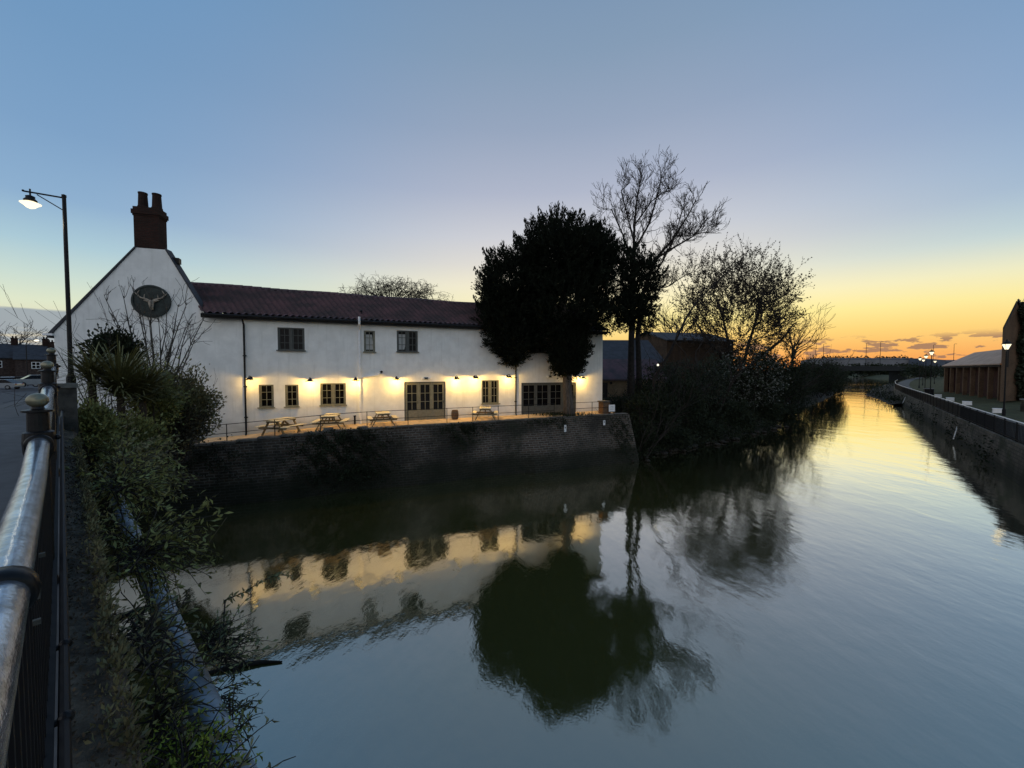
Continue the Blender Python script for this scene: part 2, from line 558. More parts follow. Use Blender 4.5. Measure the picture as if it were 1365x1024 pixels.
wb = MB(); wb.poly([(-300, -400, 0), (1500, -400, 0), (1500, 1500, 0), (-300, 1500, 0)])
struct(wb.build('river_water', WATER))

# inn frame: u along the river front, inward +y
ANG = math.atan2(.379, .925)
UD = np.array([math.cos(ANG), math.sin(ANG)]); ND = np.array([-math.sin(ANG), math.cos(ANG)])
F0 = P(328, 575, 19.0)[:2]
ZB = 2.9
def W(u, y, z):
    p = F0 + UD * u + ND * y
    return np.array([p[0], p[1], z])
def fpx(x, y, inn=0.0):
    r = ray(x, y); k = (F0 @ ND + inn) / (r[:2] @ ND)
    q = r * k
    return float((q[:2] - F0) @ UD), float(q[2] + H)
def tz(u):                              # terrace height along the wall
    k = min(1, max(0, (u + 3) / 9)); k = k * k * (3 - 2 * k)
    return 2.62 + .36 * k + .006 * u
WY = -1.97                              # river face of the retaining wall

# left land as one sheet reaching the horizon, banks sloping into the water
wl = [W(21.3, -2.2, 0)[:2],  (12.5, 29.0), (19.0, 33.2), (27.5, 40.5), (31.0, 46.5), (40, 56), (55, 70), (80, 96), (110, 130), (150, 190), (190, 270), (235, 335), (345, 405), (700, 520), (1500, 700)]
g = MB()
inner = [W(20.9, -1.5, 0)[:2], (11.7, 30.2), (17.6, 35.0), (25.6, 42.5), (29, 49), (37, 59), (52, 73), (77, 99), (107, 133), (146, 193), (185, 275), (230, 342), (340, 415), (700, 535), (1500, 720)]
hz = [2.7, 1.6, 1.8, 2.0, 2.0, 2.2, 2.2, 2.4, 2.6, 2.6, 2.6, 3.2, 3.6, 4.0, 4.0]
vs, fs = [], []
for (a, b, z) in zip(wl, inner, hz):
    vs += [(a[0], a[1], -.4), (a[0] * .7 + b[0] * .3, a[1] * .7 + b[1] * .3, z * .35), (b[0], b[1], z), (b[0] - 4, b[1] + 9, z + .4)]
for i in range(len(wl) - 1):
    for k in range(3): fs.append((i * 4 + k, i * 4 + 4 + k, i * 4 + 5 + k, i * 4 + 1 + k))
g.add(vs, fs)
struct(g.build('river_bank', SOIL))
g = MB()
loop = [(p[0] - 3.9, p[1] + 8.8, z + .36) for p, z in zip(inner, hz)]
back = [(-2500, y, 3.0) for y in (14, 30, 40, 60, 90, 120, 160, 200, 260, 330, 420, 600, 900, 1500, 2500)]
loop[0] = (*W(20.9, -1.2, 0)[:2], 2.7)
vs = loop + back; k = len(loop)
g.add(vs, [(i, i + 1, k + i + 1, k + i) for i in range(k - 1)])
g.add([(1500, 728, 4.3), (3000, 900, 4.3), (3000, 3000, 4), (-2500, 2500, 3)], [(0, 1, 2, 3)])
struct(g.build('ground', GRASSM))
# ground between bridge end, wall and house
g = MB()
pts = [B(22, 0.25, H - 2.6), W(-3.2, WY + .35, tz(-3)), W(-1.4, WY + .35, tz(-1.4)), W(-1.4, 3, 2.7), W(-8, 3, 3.2), B(30, -1, 2.7)]
g.poly(pts)
struct(g.build('garden_soil', SOIL))

# terrace paving (strip between wall and inn)
g = MB()
us = [-1.6 + i * .8 for i in range(29)]
vs, fs = [], []
for u in us: vs += [W(u, WY + .28, tz(u)), W(u, .6, tz(u) + .05)]
for i in range(len(us) - 1): fs.append((2 * i, 2 * i + 2, 2 * i + 3, 2 * i + 1))
g.add(vs, fs)
struct(g.build('terrace_paving', PAVE))

# retaining wall, its own frame (x along, y inward, z up)
rw = thing('retaining_wall', 'long dark brick river wall holding up the inn terrace', 'wall', (*W(0, WY, 0)[:2], 0), ANG)
g = MB()
us = list(np.linspace(-6.5, 21.5, 57))
prof = []
vs, fs = [], []
def bat(u): return .10 + .05 * math.sin(u * .9) + (.12 if u > 14 else 0)
for u in us:
    zt = tz(u) - .02 + .03 * math.sin(u * 2.3)
    b = bat(u); e = max(0, (u - 20.0) / 1.5)
    vs += [(u + e * .5, -b * 2.4, -.6), (u + e * .45, -b * 2.0, .1), (u + e * .25, -b * 1.0 + .02 * math.sin(u * 3.1), 1.5), (u, .0 + .02 * math.sin(u * 4), zt), (u, .30, zt), (u, .32, -.6)]
for i in range(len(us) - 1):
    for k in range(5): fs.append((i * 6 + k, i * 6 + 6 + k, i * 6 + 7 + k, i * 6 + 1 + k))
nn = len(us) - 1
fs += [tuple(range(6)), tuple(nn * 6 + k for k in range(6))[::-1]]
g.add(vs, fs)
g.build('wall_face', WALLBRICK, rw)
g = MB()
u = -3.3
while u < 20.6:
    L = rng.uniform(.7, 1.1)
    zz = tz(u + L / 2) + (.07 if u < 3.6 else .035)
    g.box((u + L / 2, .15 + rng.uniform(-.015, .015), zz - .03 + rng.uniform(-.01, .01)), (L - .015, .36, .09 if u < 3.6 else .05))
    u += L
g.build('coping', COPE, rw)
g = MB(); g.box((3.75, .12, tz(3.7) + .12), (.42, .34, .16)); g.box((5.3, .12, tz(5.2) + .07), (.5, .3, .1))
g.build('loose_coping_stone', COPE, rw)
# dark ivy and soot-like moss hanging on the wall
def hang(name, label, blobs, n, material, size):
    PP = []
    for (u0, z0_, su, sz, w_) in blobs:
        k = int(n * w_)
        PP.append(np.stack([rng.normal(u0, su, k), rng.normal(z0_, sz, k)], 1))
    PP = np.concatenate(PP)
    nzv = np.sin(PP[:, 0] * 5.1 + 1) * np.sin(PP[:, 1] * 6.3) + .6 * np.sin(PP[:, 0] * 11 + PP[:, 1] * 7)
    PP = PP[nzv + rng.normal(size=len(PP)) * .5 > -.45]
    PP = PP[(PP[:, 1] < 3.12) & (PP[:, 1] > .05)]
    C = np.array([W(a, WY - .06 - bat(a) * max(0, (2.6 - b) * .8) - abs(rng.normal()) * .1, b) for a, b in PP])
    o = quads(name, leaves(C, size, .7, np.tile([0, -.3, -.6], (len(C), 1)), .9), material)
    return tag(o, label, 'plant', 'ivy growing on the brick river wall')
hang('wall_ivy', 'broad dark ivy patch under the three left picnic tables', [(4.4, 2.5, 1.0, .35, .3), (3.6, 1.7, .8, .6, .3), (5.4, 1.4, .7, .6, .25), (4.6, .7, .9, .4, .15)], 6500, LEAF_B, .10)
hang('wall_ivy', 'thin dark ivy patch on the wall below the white gable', [(-1.4, 2.2, .8, .3, .5), (-.4, 1.9, .5, .5, .3), (-2.2, 1.2, .5, .4, .2)], 1500, LEAF_B, .09)
hang('wall_ivy', 'dark creeper over the wall top left of the lone right picnic table', [(10.6, 2.75, .9, .18, .6), (10.2, 2.3, .5, .4, .4)], 1700, LEAF_B, .085)
hang('wall_ivy', 'dark creeper covering the right end of the brick wall', [(20.6, 2.3, .45, .5, .5), (20.9, 1.2, .4, .6, .5)], 1500, LEAF_B, .09)
hang('wall_ivy', 'small tuft of creeper on the wall below the yew', [(15.4, 2.9, .8, .12, .7), (16.3, 2.7, .3, .2, .3)], 800, LEAF_B, .08)
for u, z, lb in ((16.65, 2.42, 'small white marker plate on the brick wall below the yew'), (19.45, 2.62, 'small white marker plate near the right end of the brick wall')):
    s = thing('marker_plate', lb, 'sign', tuple(W(u, WY - .16, z)), ANG, 'white marker plates on the river wall')
    g = MB(); g.box((0, 0, 0), (.14, .03, .42 if u < 18 else .3)); g.build('plate', WHITEP, s)
    g = MB(); g.box((0, -.017, .05), (.05, .01, .10)); g.build('mark', FRAME_D, s)

# ================================================================== THE INN
inn = thing('white_inn', 'long white rendered inn with a red tiled roof and gable chimney', 'building', (F0[0], F0[1], ZB), ANG)
GA = R(8.0)                              # the gable wing is turned a little away from the river front
def gl(d, y, z):                         # gable coordinates: d leftward from the corner, y inward
    return (-math.cos(GA) * d + math.sin(GA) * y, math.sin(GA) * d + math.cos(GA) * y, z - ZB)
def gpx(x, y, inn_=0.0):
    r = ray(x, y)
    gd = -UD * math.cos(GA) + ND * math.sin(GA); gn = UD * math.sin(GA) + ND * math.cos(GA)
    k = (F0 @ gn + inn_) / (r[:2] @ gn); q = r * k
    return float((q[:2] - F0) @ gd), float(q[2] + H)

EAVE = 8.56; RIDGE_Y, RIDGE_Z = 3.2, 10.46
UR = 20.8
def rect(x0, y0, x1, y1):
    xm, ym = (x0 + x1) / 2, (y0 + y1) / 2
    return fpx(x0, ym)[0], fpx(x1, ym)[0], fpx(xm, y1)[1], fpx(xm, y0)[1]
WIN = [('double', rect(370, 437, 406, 467)), ('single', rect(485, 441, 500, 469)), ('double', rect(529, 441, 557, 469)),
       ('single', rect(345, 513, 365, 543)), ('single', rect(380, 513, 398, 542)), ('double', rect(427, 511, 461, 540)),
       ('double', rect(642, 507, 665, 538)), ('double', rect(706, 450, 728, 470))]
DOOR = [rect(539, 509, 594, 559), rect(695, 510, 768, 553)]
holes = [h for _, h in WIN] + [(a, b, tz((a + b) / 2) + .03, d) for a, b, c, d in DOOR]
us = sorted({0.0, UR} | {round(v, 4) for h in holes for v in h[:2]})
zs = sorted({1.9, EAVE + .1} | {round(v, 4) for h in holes for v in h[2:]})
g = MB()
for i in range(len(us) - 1):
    for j in range(len(zs) - 1):
        um, zm = (us[i] + us[i + 1]) / 2, (zs[j] + zs[j + 1]) / 2
        if any(h[0] < um < h[1] and h[2] < zm < h[3] for h in holes): continue
        g.poly([(us[i], 0, zs[j] - ZB), (us[i + 1], 0, zs[j] - ZB), (us[i + 1], 0, zs[j + 1] - ZB), (us[i], 0, zs[j + 1] - ZB)])
for a, b, c, d in holes:                # reveals
    c -= ZB; d -= ZB; y = .16
    for q in ([(a, 0, c), (a, y, c), (a, y, d), (a, 0, d)], [(b, 0, c), (b, 0, d), (b, y, d), (b, y, c)], [(a, 0, d), (a, y, d), (b, y, d), (b, 0, d)], [(a, 0, c), (b, 0, c), (b, y, c), (a, y, c)]):
        g.poly(q)
# right end with its gable, back
z0 = 1.9 - ZB; e = EAVE + .1 - ZB
g.poly([(UR, 0, z0), (UR, 6.4, z0), (UR, 6.4, e), (UR, RIDGE_Y, RIDGE_Z - .12 - ZB), (UR, 0, e)])
g.poly([(UR, 6.4, z0), (0, 6.4, z0), (0, 6.4, e), (UR, 6.4, e)])
# gable wall
pl = [(329, 423), (275, 420), (221, 333), (181, 330), (72, 443)]
gp = [gpx(*q) for q in pl]
gd_l = gp[-1][0]
front = [gl(0, 0, 1.9), gl(0, 0, gp[0][1])] + [gl(d, 0, z) for d, z in gp[1:]] + [gl(gd_l, 0, 1.9)]
g.poly(front)
g.poly([gl(gd_l, 0, 1.9), gl(gd_l, 0, gp[4][1]), gl(gd_l, 7, gp[4][1]), gl(gd_l, 7, 1.9)])
g.build('wall', RENDER_W, inn)

# gable wing roof: two slopes behind the wall with a thin verge
g = MB()
SB = np.subtract(gl(0, .42, 0), gl(0, 0, 0))
g.prism([gl(gp[4][0] + .25, -.06, gp[4][1] - .12), gl(gp[3][0], -.06, gp[3][1] + .07), gl(gp[3][0], -.06, gp[3][1] - .02), gl(gp[4][0] + .2, -.06, gp[4][1] - .25)], SB * 1.2)
g.prism([gl(gp[2][0], -.04, gp[2][1] + .06), gl(gp[1][0], -.04, gp[1][1] + .06), gl(gp[1][0], -.04, gp[1][1] - .03), gl(gp[2][0], -.04, gp[2][1] - .03)], SB * 1.2)
hp = (-3.35, RIDGE_Y, RIDGE_Z - ZB)
lf0, lf1 = gl(gp[4][0], .45, gp[4][1] - .2), gl(gp[4][0], 7, gp[4][1] - .2)
g.poly([lf1, lf0, hp]); g.poly([(-1.5, 6.75, EAVE - ZB), lf1, hp])
g.poly([lf0, gl(gp[1][0], .45, gp[1][1] - .15), hp])
gr = g.build('gable_roof', SLATE, inn)
# main pantiled roof
g = MB(); g.smooth = True
rows, cols = 13, 80
dz = (RIDGE_Z - (EAVE - .02)) ; y0r = -.32
nsl = np.array([0, -dz, RIDGE_Y - y0r]); nsl = nsl / np.linalg.norm(nsl)
vs, fs = [], []
NC = cols * 4 + 1
for r_ in range(rows):
    for e_ in (0, 1):
        v = (r_ + e_) / rows
        off = .085 if e_ == 0 else .012
        ul = -1.55 - 1.75 * v
        for c_ in range(NC):
            uu = ul + (UR + .25 - ul) * c_ / (NC - 1)
            q = np.array([uu, y0r + (RIDGE_Y - y0r) * v, EAVE - .02 + dz * v - ZB]) + nsl * (off + .05 * math.sin(2 * math.pi * c_ / 4 + .6))
            q[2] -= v * (.05 * math.sin(math.pi * uu / UR) + .018 * math.sin(uu * 1.3))
            vs.append(q)
for r_ in range(rows * 2 - 1):
    for c_ in range(NC - 1):
        fs.append((r_ * NC + c_, r_ * NC + c_ + 1, (r_ + 1) * NC + c_ + 1, (r_ + 1) * NC + c_))
g.add(vs, fs)
roof = g.build('roof', TILE, inn)
g = MB()
g.poly([(-3.3, RIDGE_Y, RIDGE_Z - ZB), (UR + .25, RIDGE_Y, RIDGE_Z - ZB), (UR + .25, 6.75, EAVE - ZB), (-1.5, 6.75, EAVE - ZB)])
g.build('rear_slope', TILE, roof)
g = MB()
u = -3.3
while u < UR + .1:
    sg = .05 * math.sin(math.pi * u / UR) + .018 * math.sin(u * 1.3); g.tube([(u, RIDGE_Y, RIDGE_Z - ZB - sg), (u + .43, RIDGE_Y, RIDGE_Z - ZB - sg + .006)], [.115, .12], 8); u += .44
g.build('ridge_tiles', TILE, roof)
g = MB()
g.box(((UR - 1.45) / 2, -.16, EAVE - .11 - ZB), (UR + 1.75, .30, .16))
g.build('fascia', BLACKM, inn)
g = MB(); g.tube([(-1.55, -.40, EAVE - .07 - ZB), (UR + .3, -.40, EAVE - .07 - ZB)], .065, 8)
g.build('gutter', BLACKM, inn)
# chimney
cx0, cz0 = gpx(180, 300, .5); cx1, _ = gpx(221, 300, .5)
cd = (cx0 + cx1) / 2 + .03; cw = abs(cx0 - cx1) * .80
ch = MB()
zb_, zt_ = gp[2][1] - .45, gpx(200, 279, .5)[1]
def gbox(mb, d, y, za, zb2, wd, dp):
    c = gl(d, y, (za + zb2) / 2)
    mb.box(c, (wd, dp, zb2 - za), -GA)
gbox(ch, cd, .55, zb_, zt_ - .42, cw, .62)
gbox(ch, cd, .55, zt_ - .42, zt_ - .34, cw + .06, .66)
gbox(ch, cd, .55, zt_ - .34, zt_ - .14, cw + .13, .73)
gbox(ch, cd, .55, zt_ - .14, zt_, cw + .04, .62)
stack = ch.build('chimney', BRICK_CH, inn)
for x in (190.5, 209):
    d, z = gpx(x, 262, .55)
    q = gl(d, .55, zt_)
    p = MB(); p.lathe(q, [(.22, -.02), (.215, .08), (.19, .12), (.165, .66), (.18, .68), (.18, .74), (.14, .74), (.14, .5)], 12)
    p.build('chimney_pot', BRICK_CH, stack)
g = MB(); d, z = gpx(234, 346, .2); q = gl(d, .3, z - .05); g.box(q, (.25, .3, .25)); g.build('roof_vent', BLACKM, gr)
g = MB(); d, z = gpx(66, 446, .0); g.box(gl(d + .02, .25, z), (.35, .7, .09), -GA); g.build('eaves_gutter', WHITEP, gr)

# windows
def window(u0, u1, z0, z1, kind, material=FRAME, upper=True):
    fr = MB(); z0 -= ZB; z1 -= ZB; y = .08; t_ = .055
    wd, hh_ = u1 - u0, z1 - z0
    fr.box(((u0 + u1) / 2, y, z0 + t_ / 2), (wd, .09, t_)); fr.box(((u0 + u1) / 2, y, z1 - t_ / 2), (wd, .09, t_))
    for uu in (u0 + t_ / 2, u1 - t_ / 2): fr.box((uu, y + .001, (z0 + z1) / 2), (t_, .09, hh_ - 2 * t_))
    cells = [(u0, u1)] if kind == 'single' else [(u0, (u0 + u1) / 2), ((u0 + u1) / 2, u1)]
    if kind == 'double': fr.box(((u0 + u1) / 2, y - .004, (z0 + z1) / 2), (.1, .09, hh_ - 2 * t_))
    for a, b in cells:                  # casement stiles and glazing bars
        a += t_; b -= t_
        for uu in (a + .025, b - .025): fr.box((uu, y + .012, (z0 + z1) / 2), (.05, .05, hh_ - 2 * t_))
        fr.box(((a + b) / 2, y + .014, (z0 + z1) / 2), (.026, .03, hh_ - 2 * t_))
        for k in (1, 2):
            fr.box(((a + b) / 2, y + .016, z0 + hh_ * k / 3), (b - a, .028, .026))
    o = fr.build('window', material, inn)
    p = MB(); p.box(((u0 + u1) / 2, y + .045, (z0 + z1) / 2), (wd - .04, .012, hh_ - .04)); p.build('pane', GLASS, o)
    s = MB(); s.box(((u0 + u1) / 2, -.03, z0 - .02), (wd + .10, .20, .045)); s.build('sill', material, o)
    return o
CURT = mat('pale_curtain', (.40, .41, .40), .9, .2, 5, stretch=(9, 9, 1))
for i, (k, h) in enumerate(WIN):
    o = window(*h, k, FRAME_D if i in (0, 2, 7) else FRAME)
    if i in (1, 2):                      # half-drawn blinds showing behind the panes
        u0, u1, z0, z1 = h; c = MB(); wd = u1 - u0
        a, b = (u0 + .1, u1 - .1) if i == 1 else (u0 + .1, u0 + wd * .46)
        c.add([(a, .112, z0 - ZB + .12), (b - (.0 if i == 1 else .12), .112, z0 - ZB + .12), (b, .112, z0 - ZB + .5), (b - .05, .112, z1 - ZB - .2), (a, .112, z1 - ZB - .2)], [(0, 1, 2, 3, 4)])
        c.build('curtain', CURT, o)
# french doors
def doors(a, b, c, d, leaves_, material):
    c = tz((a + b) / 2) + .03 - ZB; d -= ZB
    f_ = MB(); y = .07
    f_.box(((a + b) / 2, y, d - .035), (b - a, .1, .07))
    for uu in (a + .03, b - .03): f_.box((uu, y + .002, (c + d) / 2 - .03), (.06, .1, d - c - .07))
    fo = f_.build('door_frame', FRAME_D, inn)
    wl_ = (b - a - .12) / leaves_
    for k in range(leaves_):
        u0 = a + .06 + k * wl_ + .006; u1 = u0 + wl_ - .012
        lf = MB(); hh_ = d - .07 - c; y1 = y + .01
        kick = c + hh_ * .27
        lf.box(((u0 + u1) / 2, y1, (c + kick) / 2), (u1 - u0, .05, kick - c))
        lf.box(((u0 + u1) / 2, y1 - .03, (c + kick) / 2), (u1 - u0 - .22, .012, kick - c - .16))
        lf.box(((u0 + u1) / 2, y1, d - .07 - .05), (u1 - u0, .05, .1))
        for uu in (u0 + .05, u1 - .05): lf.box((uu, y1 + .001, (kick + d - .17) / 2), (.1, .05, d - .17 - kick))
        lf.box(((u0 + u1) / 2, y1 + .002, (kick + d - .17) / 2), (.03, .035, d - .17 - kick))
        for q in (1, 2): lf.box(((u0 + u1) / 2, y1 + .004, kick + (d - .17 - kick) * q / 3), (u1 - u0 - .2, .033, .028))
        o = lf.build('door', material, inn)
        p = MB(); p.box(((u0 + u1) / 2, y1 + .02, (kick + d - .17) / 2), (u1 - u0 - .16, .01, d - .17 - kick)); p.build('pane', GLASS, o)
        if k == leaves_ - 1 or k == 0:
            p = MB(); p.bar((u1 - .05, y1 - .05, c + .95), (u1 - .05, y1 - .05, c + 1.1), .025, .02); p.build('handle', BLACKM, o)
doors(*DOOR[0], 3, FRAME)
doors(*DOOR[1], 4, FRAME_D)
# rainwater and soil pipes
for x in (327, 687):
    u = fpx(x, 500)[0]
    g = MB()
    zb2 = tz(u) - ZB
    g.tube([(u, -.36, EAVE - .1 - ZB), (u, -.34, EAVE - .2 - ZB), (u, -.09, EAVE - .45 - ZB), (u, -.09, zb2 + .12), (u, -.17, zb2 + .04)], .042, 8)
    for z in (.9, 2.4, 3.9): g.box((u, -.05, zb2 + z), (.14, .09, .05))
    g.build('downpipe', BLACKM, inn)
u, zt2 = fpx(478.5, 413)
g = MB(); zb2 = tz(u) - ZB
g.tube([(u, -.52, EAVE + .15 - ZB), (u, -.52, EAVE - .05 - ZB), (u, -.49, EAVE - .2 - ZB), (u, -.1, EAVE - .5 - ZB), (u, -.1, zb2 + .02)], .06, 10)
u2, z2 = fpx(494, 502); u3, z3 = fpx(507, 497)
g.tube([(u, -.1, z2 - ZB - .05), (u2, -.1, z2 - ZB + .03), (u3 - .12, -.1, z2 - ZB + .08), (u3, -.1, z3 - ZB + .02)], .048, 8)
g.build('soil_pipe', WHITEP, inn)
g = MB(); g.tube([(u3 - .02, -.1, z3 - ZB), (u3 + .06, -.06, z3 - ZB + .06), (u3 + .08, .0, z3 - ZB + .05)], .058, 8); g.build('pipe_elbow', BLACKM, inn)
g = MB(); g.lathe((u + .12, .5, EAVE + .55 - ZB), [(.05, -.3), (.05, 0), (.09, .02), (.06, .1), (.01, .12)], 8); g.build('roof_vent', BLACKM, inn)

# stag sign
d, z = gpx(203, 402)
c = gl(d, -.07, z)
d2, _ = gpx(177, 402); d3, _ = gpx(229, 402)
rx = abs(d2 - d3) / 2; rz_ = (gpx(203, 380)[1] - gpx(203, 423)[1]) / 2
sgn = thing('oval_sign', 'dark oval sign with a pale stag head high on the white gable', 'sign',
            tuple(W(c[0], c[1], z)), ANG - GA)
g = MB()
pr = [(1.0, .06), (1.0, -.05), (.9, -.06), (.88, -.02)]
vs, fs = [], []
for k_, yy in pr:
    for i in range(40):
        a = 2 * math.pi * i / 40; vs.append((k_ * rx * math.cos(a), yy, k_ * rz_ * math.sin(a)))
for j in range(3):
    for i in range(40): fs.append((j * 40 + i, j * 40 + (i + 1) % 40, j * 40 + 40 + (i + 1) % 40, j * 40 + 40 + i))
fs.append(tuple(120 + i for i in range(40)))
g.add(vs, fs)
SGNM = mat('dark_green_board', (.018, .028, .026), .6, .4, 5)
g.build('board', SGNM, sgn)
STAG = mat('faded_stag_relief', (.30, .26, .21), .8, .3, 8)
g = MB(); g.smooth = True
g.tube([(.06, -.06, -.56 * rz_), (.05, -.08, -.36 * rz_), (.04, -.09, -.12 * rz_), (.04, -.08, .04 * rz_)], [.06, .085, .115, .08], 8)
g.tube([(.1, -.07, -.06 * rz_), (.26, -.08, .05 * rz_), (.34, -.07, .04 * rz_)], [.05, .055, .015], 6)
g.tube([(-.04, -.07, -.06 * rz_), (-.18, -.08, .04 * rz_), (-.25, -.07, .02 * rz_)], [.05, .05, .015], 6)
g.build('stag_head', STAG, sgn)
for s in (-1, 1):
    g = MB(); k = .92
    pts = [(.04 + s * .08, .05), (.04 + s * .22, .12), (.04 + s * .42, .17), (.04 + s * .54, .28), (.04 + s * .55, .46), (.04 + s * .46, .62)]
    g.tube([(a * k, -.075, b * k * .86) for a, b in pts], [.028, .03, .032, .032, .026, .01], 6)
    g.tube([((.04 + s * .58) * k, -.075, .28), ((.04 + s * .67) * k, -.075, .36)], [.035, .01], 5)
    g.tube([((.04 + s * .3) * k, -.075, .12), ((.04 + s * .27) * k, -.075, .30)], [.024, .01], 5)
    g.build('antler', STAG, sgn)

# ------------------------------------------------------------------ wall lamps along the inn
LAMP_X = [(335, 507, 'warm wall lamp beside the black downpipe left of the smallest windows'),
          (414, 509, 'warm wall lamp between the small window pair and the double window'),
          (474, 508, 'warm wall lamp beside the tall white soil pipe'),
          (528, 507, 'warm wall lamp just left of the olive french doors'),
          (607, 506, 'warm wall lamp just right of the olive french doors'),
          (632, 505, 'warm wall lamp close left of the ground floor window right of the french doors'),
          (676, 504, 'warm wall lamp beside the black downpipe right of the middle of the inn'),
          (773, 505, 'warm wall lamp shining behind the yew trunk')]
first = None
for x, y, lb in LAMP_X:
    u, z = fpx(x, y)
    loc = tuple(W(u, 0, z))
    if first is None:
        L = thing('wall_lamp', lb, 'lamp', loc, ANG, 'warm wall lamps along the inn')
        g = MB(); g.lathe((0, 0, 0), [(.05, -.05), (.05, .05)], 8); 
        g = MB(); g.box((0, -.02, .1), (.1, .04, .16)); g.tube([(0, -.03, .14), (0, -.1, .2), (0, -.42, .22), (0, -.46, .12)], .016, 6); g.build('bracket', BLACKM, L)
        g = MB(); g.smooth = True
        g.lathe((0, -.46, 0), [(.03, .15), (.07, .13), (.12, .08), (.20, .035), (.20, .028), (.115, .07), (.05, .11), (.01, .12)], 16); g.build('shade', BLACKM, L)
        g = MB(); g.smooth = True; g.ball((0, -.46, .045), .045, 10, 8); g.build('bulb', BULB, L)
        first = L
    else:
        L = dup(first, loc, ANG, lb)
    ld = bpy.data.lights.new('lamp_light', 'POINT')
    ld.energy = 50 * rng.uniform(.72, 1.2); ld.color = (1, .60, .15); ld.shadow_soft_size = .05
    lo = bpy.data.objects.new('lamp_light', ld); COL.objects.link(lo); lo.parent = L; lo.location = (0, -.46, -.02); lo.visible_glossy = False

def floodlight(x, y, lb):
    u, z = fpx(x, y)
    f_ = thing('floodlight', lb, 'lamp', tuple(W(u, -.0, z)), ANG, 'white twin floodlights above the doors')
    g = MB(); g.box((0, -.03, 0), (.2, .06, .12)); g.build('housing', FRAME_D, f_)
    for s in (-1, 1):
        g = MB(); g.lathe((s * .2, -.1, 0), [(.03, -.07), (.075, -.05), (.08, .04), (.04, .07)], 10); g.tube([(s * .06, -.04, 0), (s * .18, -.09, 0)], .015, 5); g.build('lamp_head', WHITEP, f_)
floodlight(568, 504.5, 'twin white floodlight heads above the olive french doors')
floodlight(733, 502, 'twin white floodlight heads above the dark doors behind the yew')

# ------------------------------------------------------------------ picnic tables
def picnic(lb, loc, rz, sc):
    t_ = thing('picnic_table', lb, 'picnic table', loc, rz, 'timber picnic tables on the terrace')
    t_.scale = (sc, sc, sc)
    Lh = .75
    g = MB()
    for k in range(5): g.box((0, -.30 + k * .15, .74), (2 * Lh, .135, .04))
    g.build('tabletop', WOOD_P, t_)
    for s in (-1, 1):
        g = MB()
        for k in range(2): g.box((0, s * (.62 + k * .14), .44), (2 * Lh, .125, .04))
        g.build('bench_seat', WOOD_P, t_)
    for e_ in (-1, 1):
        for s in (-1, 1):
            g = MB(); g.bar((e_ * .52, s * .22, .72), (e_ * .52, s * .62, .0), .045, .1, (1, 0, 0)); g.build('leg', WOOD_M, t_)
        g = MB(); g.box((e_ * .57, 0, .68), (.045, .66, .09)); g.build('top_bearer', WOOD_M, t_)
        g = MB(); g.box((e_ * .57, 0, .375), (.045, 1.5, .09)); g.build('seat_bearer', WOOD_M, t_)
    g = MB(); g.bar((-.5, 0, .4), (-.12, 0, .7), .045, .07); g.bar((.5, 0, .4), (.12, 0, .7), .045, .07); g.build('brace', WOOD_M, t_)
    return t_
for (x, uoff, rot, sc, lb) in ((375, 0, 58, .98, 'leftmost picnic table, turned so its long side shows, below the small windows'),
                               (441, 0, 80, .95, 'picnic table end-on below the double ground floor window'),
                               (510, 0, 92, .90, 'picnic table end-on between the white soil pipe and french doors'),
                               (647, 0, 70, .92, 'lone picnic table right of the french doors near the barrel')):
    yy = -.98
    r = ray(x, 560); k = (F0 @ ND + yy) / (r[:2] @ ND); q = (r * k)[:2]
    u = float((q - F0) @ UD)
    picnic(lb, (q[0], q[1], tz(u) + .01), ANG + R(rot), sc)

# barrel planter, small bin
u = fpx(601, 552)[0]
bq = W(u + .15, -.38, tz(u) + .02)
br_ = thing('barrel_planter', 'small wooden barrel planter right of the olive french doors', 'planter', tuple(bq))
g = MB(); g.smooth = True; g.lathe((0, 0, 0), [(.16, 0), (.2, .15), (.215, .28), (.2, .42), (.17, .55), (.15, .55), (.15, .5)], 14); g.build('barrel', WOOD_D, br_)
for z in (.12, .43):
    g = MB(); g.lathe((0, 0, z), [(.205, -.02), (.209, .02)], 14); g.build('hoop', FRAME_D, br_)
u = fpx(473, 565)[0]
p_ = thing('boot_scraper_post', 'short dark post against the wall beside the white soil pipe', 'post', tuple(W(u, -.15, tz(u) + .02)), ANG)
g = MB(); g.box((0, 0, .22), (.09, .09, .44)); g.build('post', BLACKM, p_)
g = MB(); g.box((0, 0, .46), (.13, .13, .05)); g.build('cap', BLACKM, p_)

# terrace railing
tr = thing('terrace_railing', 'thin dark two-bar railing along the terrace edge', 'railing', (*W(0, WY + .22, 0)[:2], 0), ANG)
for a, b, hs in ((-2.6, 16.1, (.42, .82)), (17.3, 20.2, (.45, .82))):
    for hgt in hs:
        g = MB(); n_ = 24
        g.tube([(a + (b - a) * i / n_, 0, tz(a + (b - a) * i / n_) + hgt) for i in range(n_ + 1)], .015, 6); g.build('rail', BLACKM, tr)
for u in (-2.6, -.35, 1.5, 3.4, 5.5, 7.5, 9.55, 11.0, 12.5, 14.4, 16.1, 17.3, 18.8, 20.2):
    g = MB(); g.tube([(u, 0, tz(u)), (u, 0, tz(u) + .84)], .019, 6); g.build('post', BLACKM, tr)

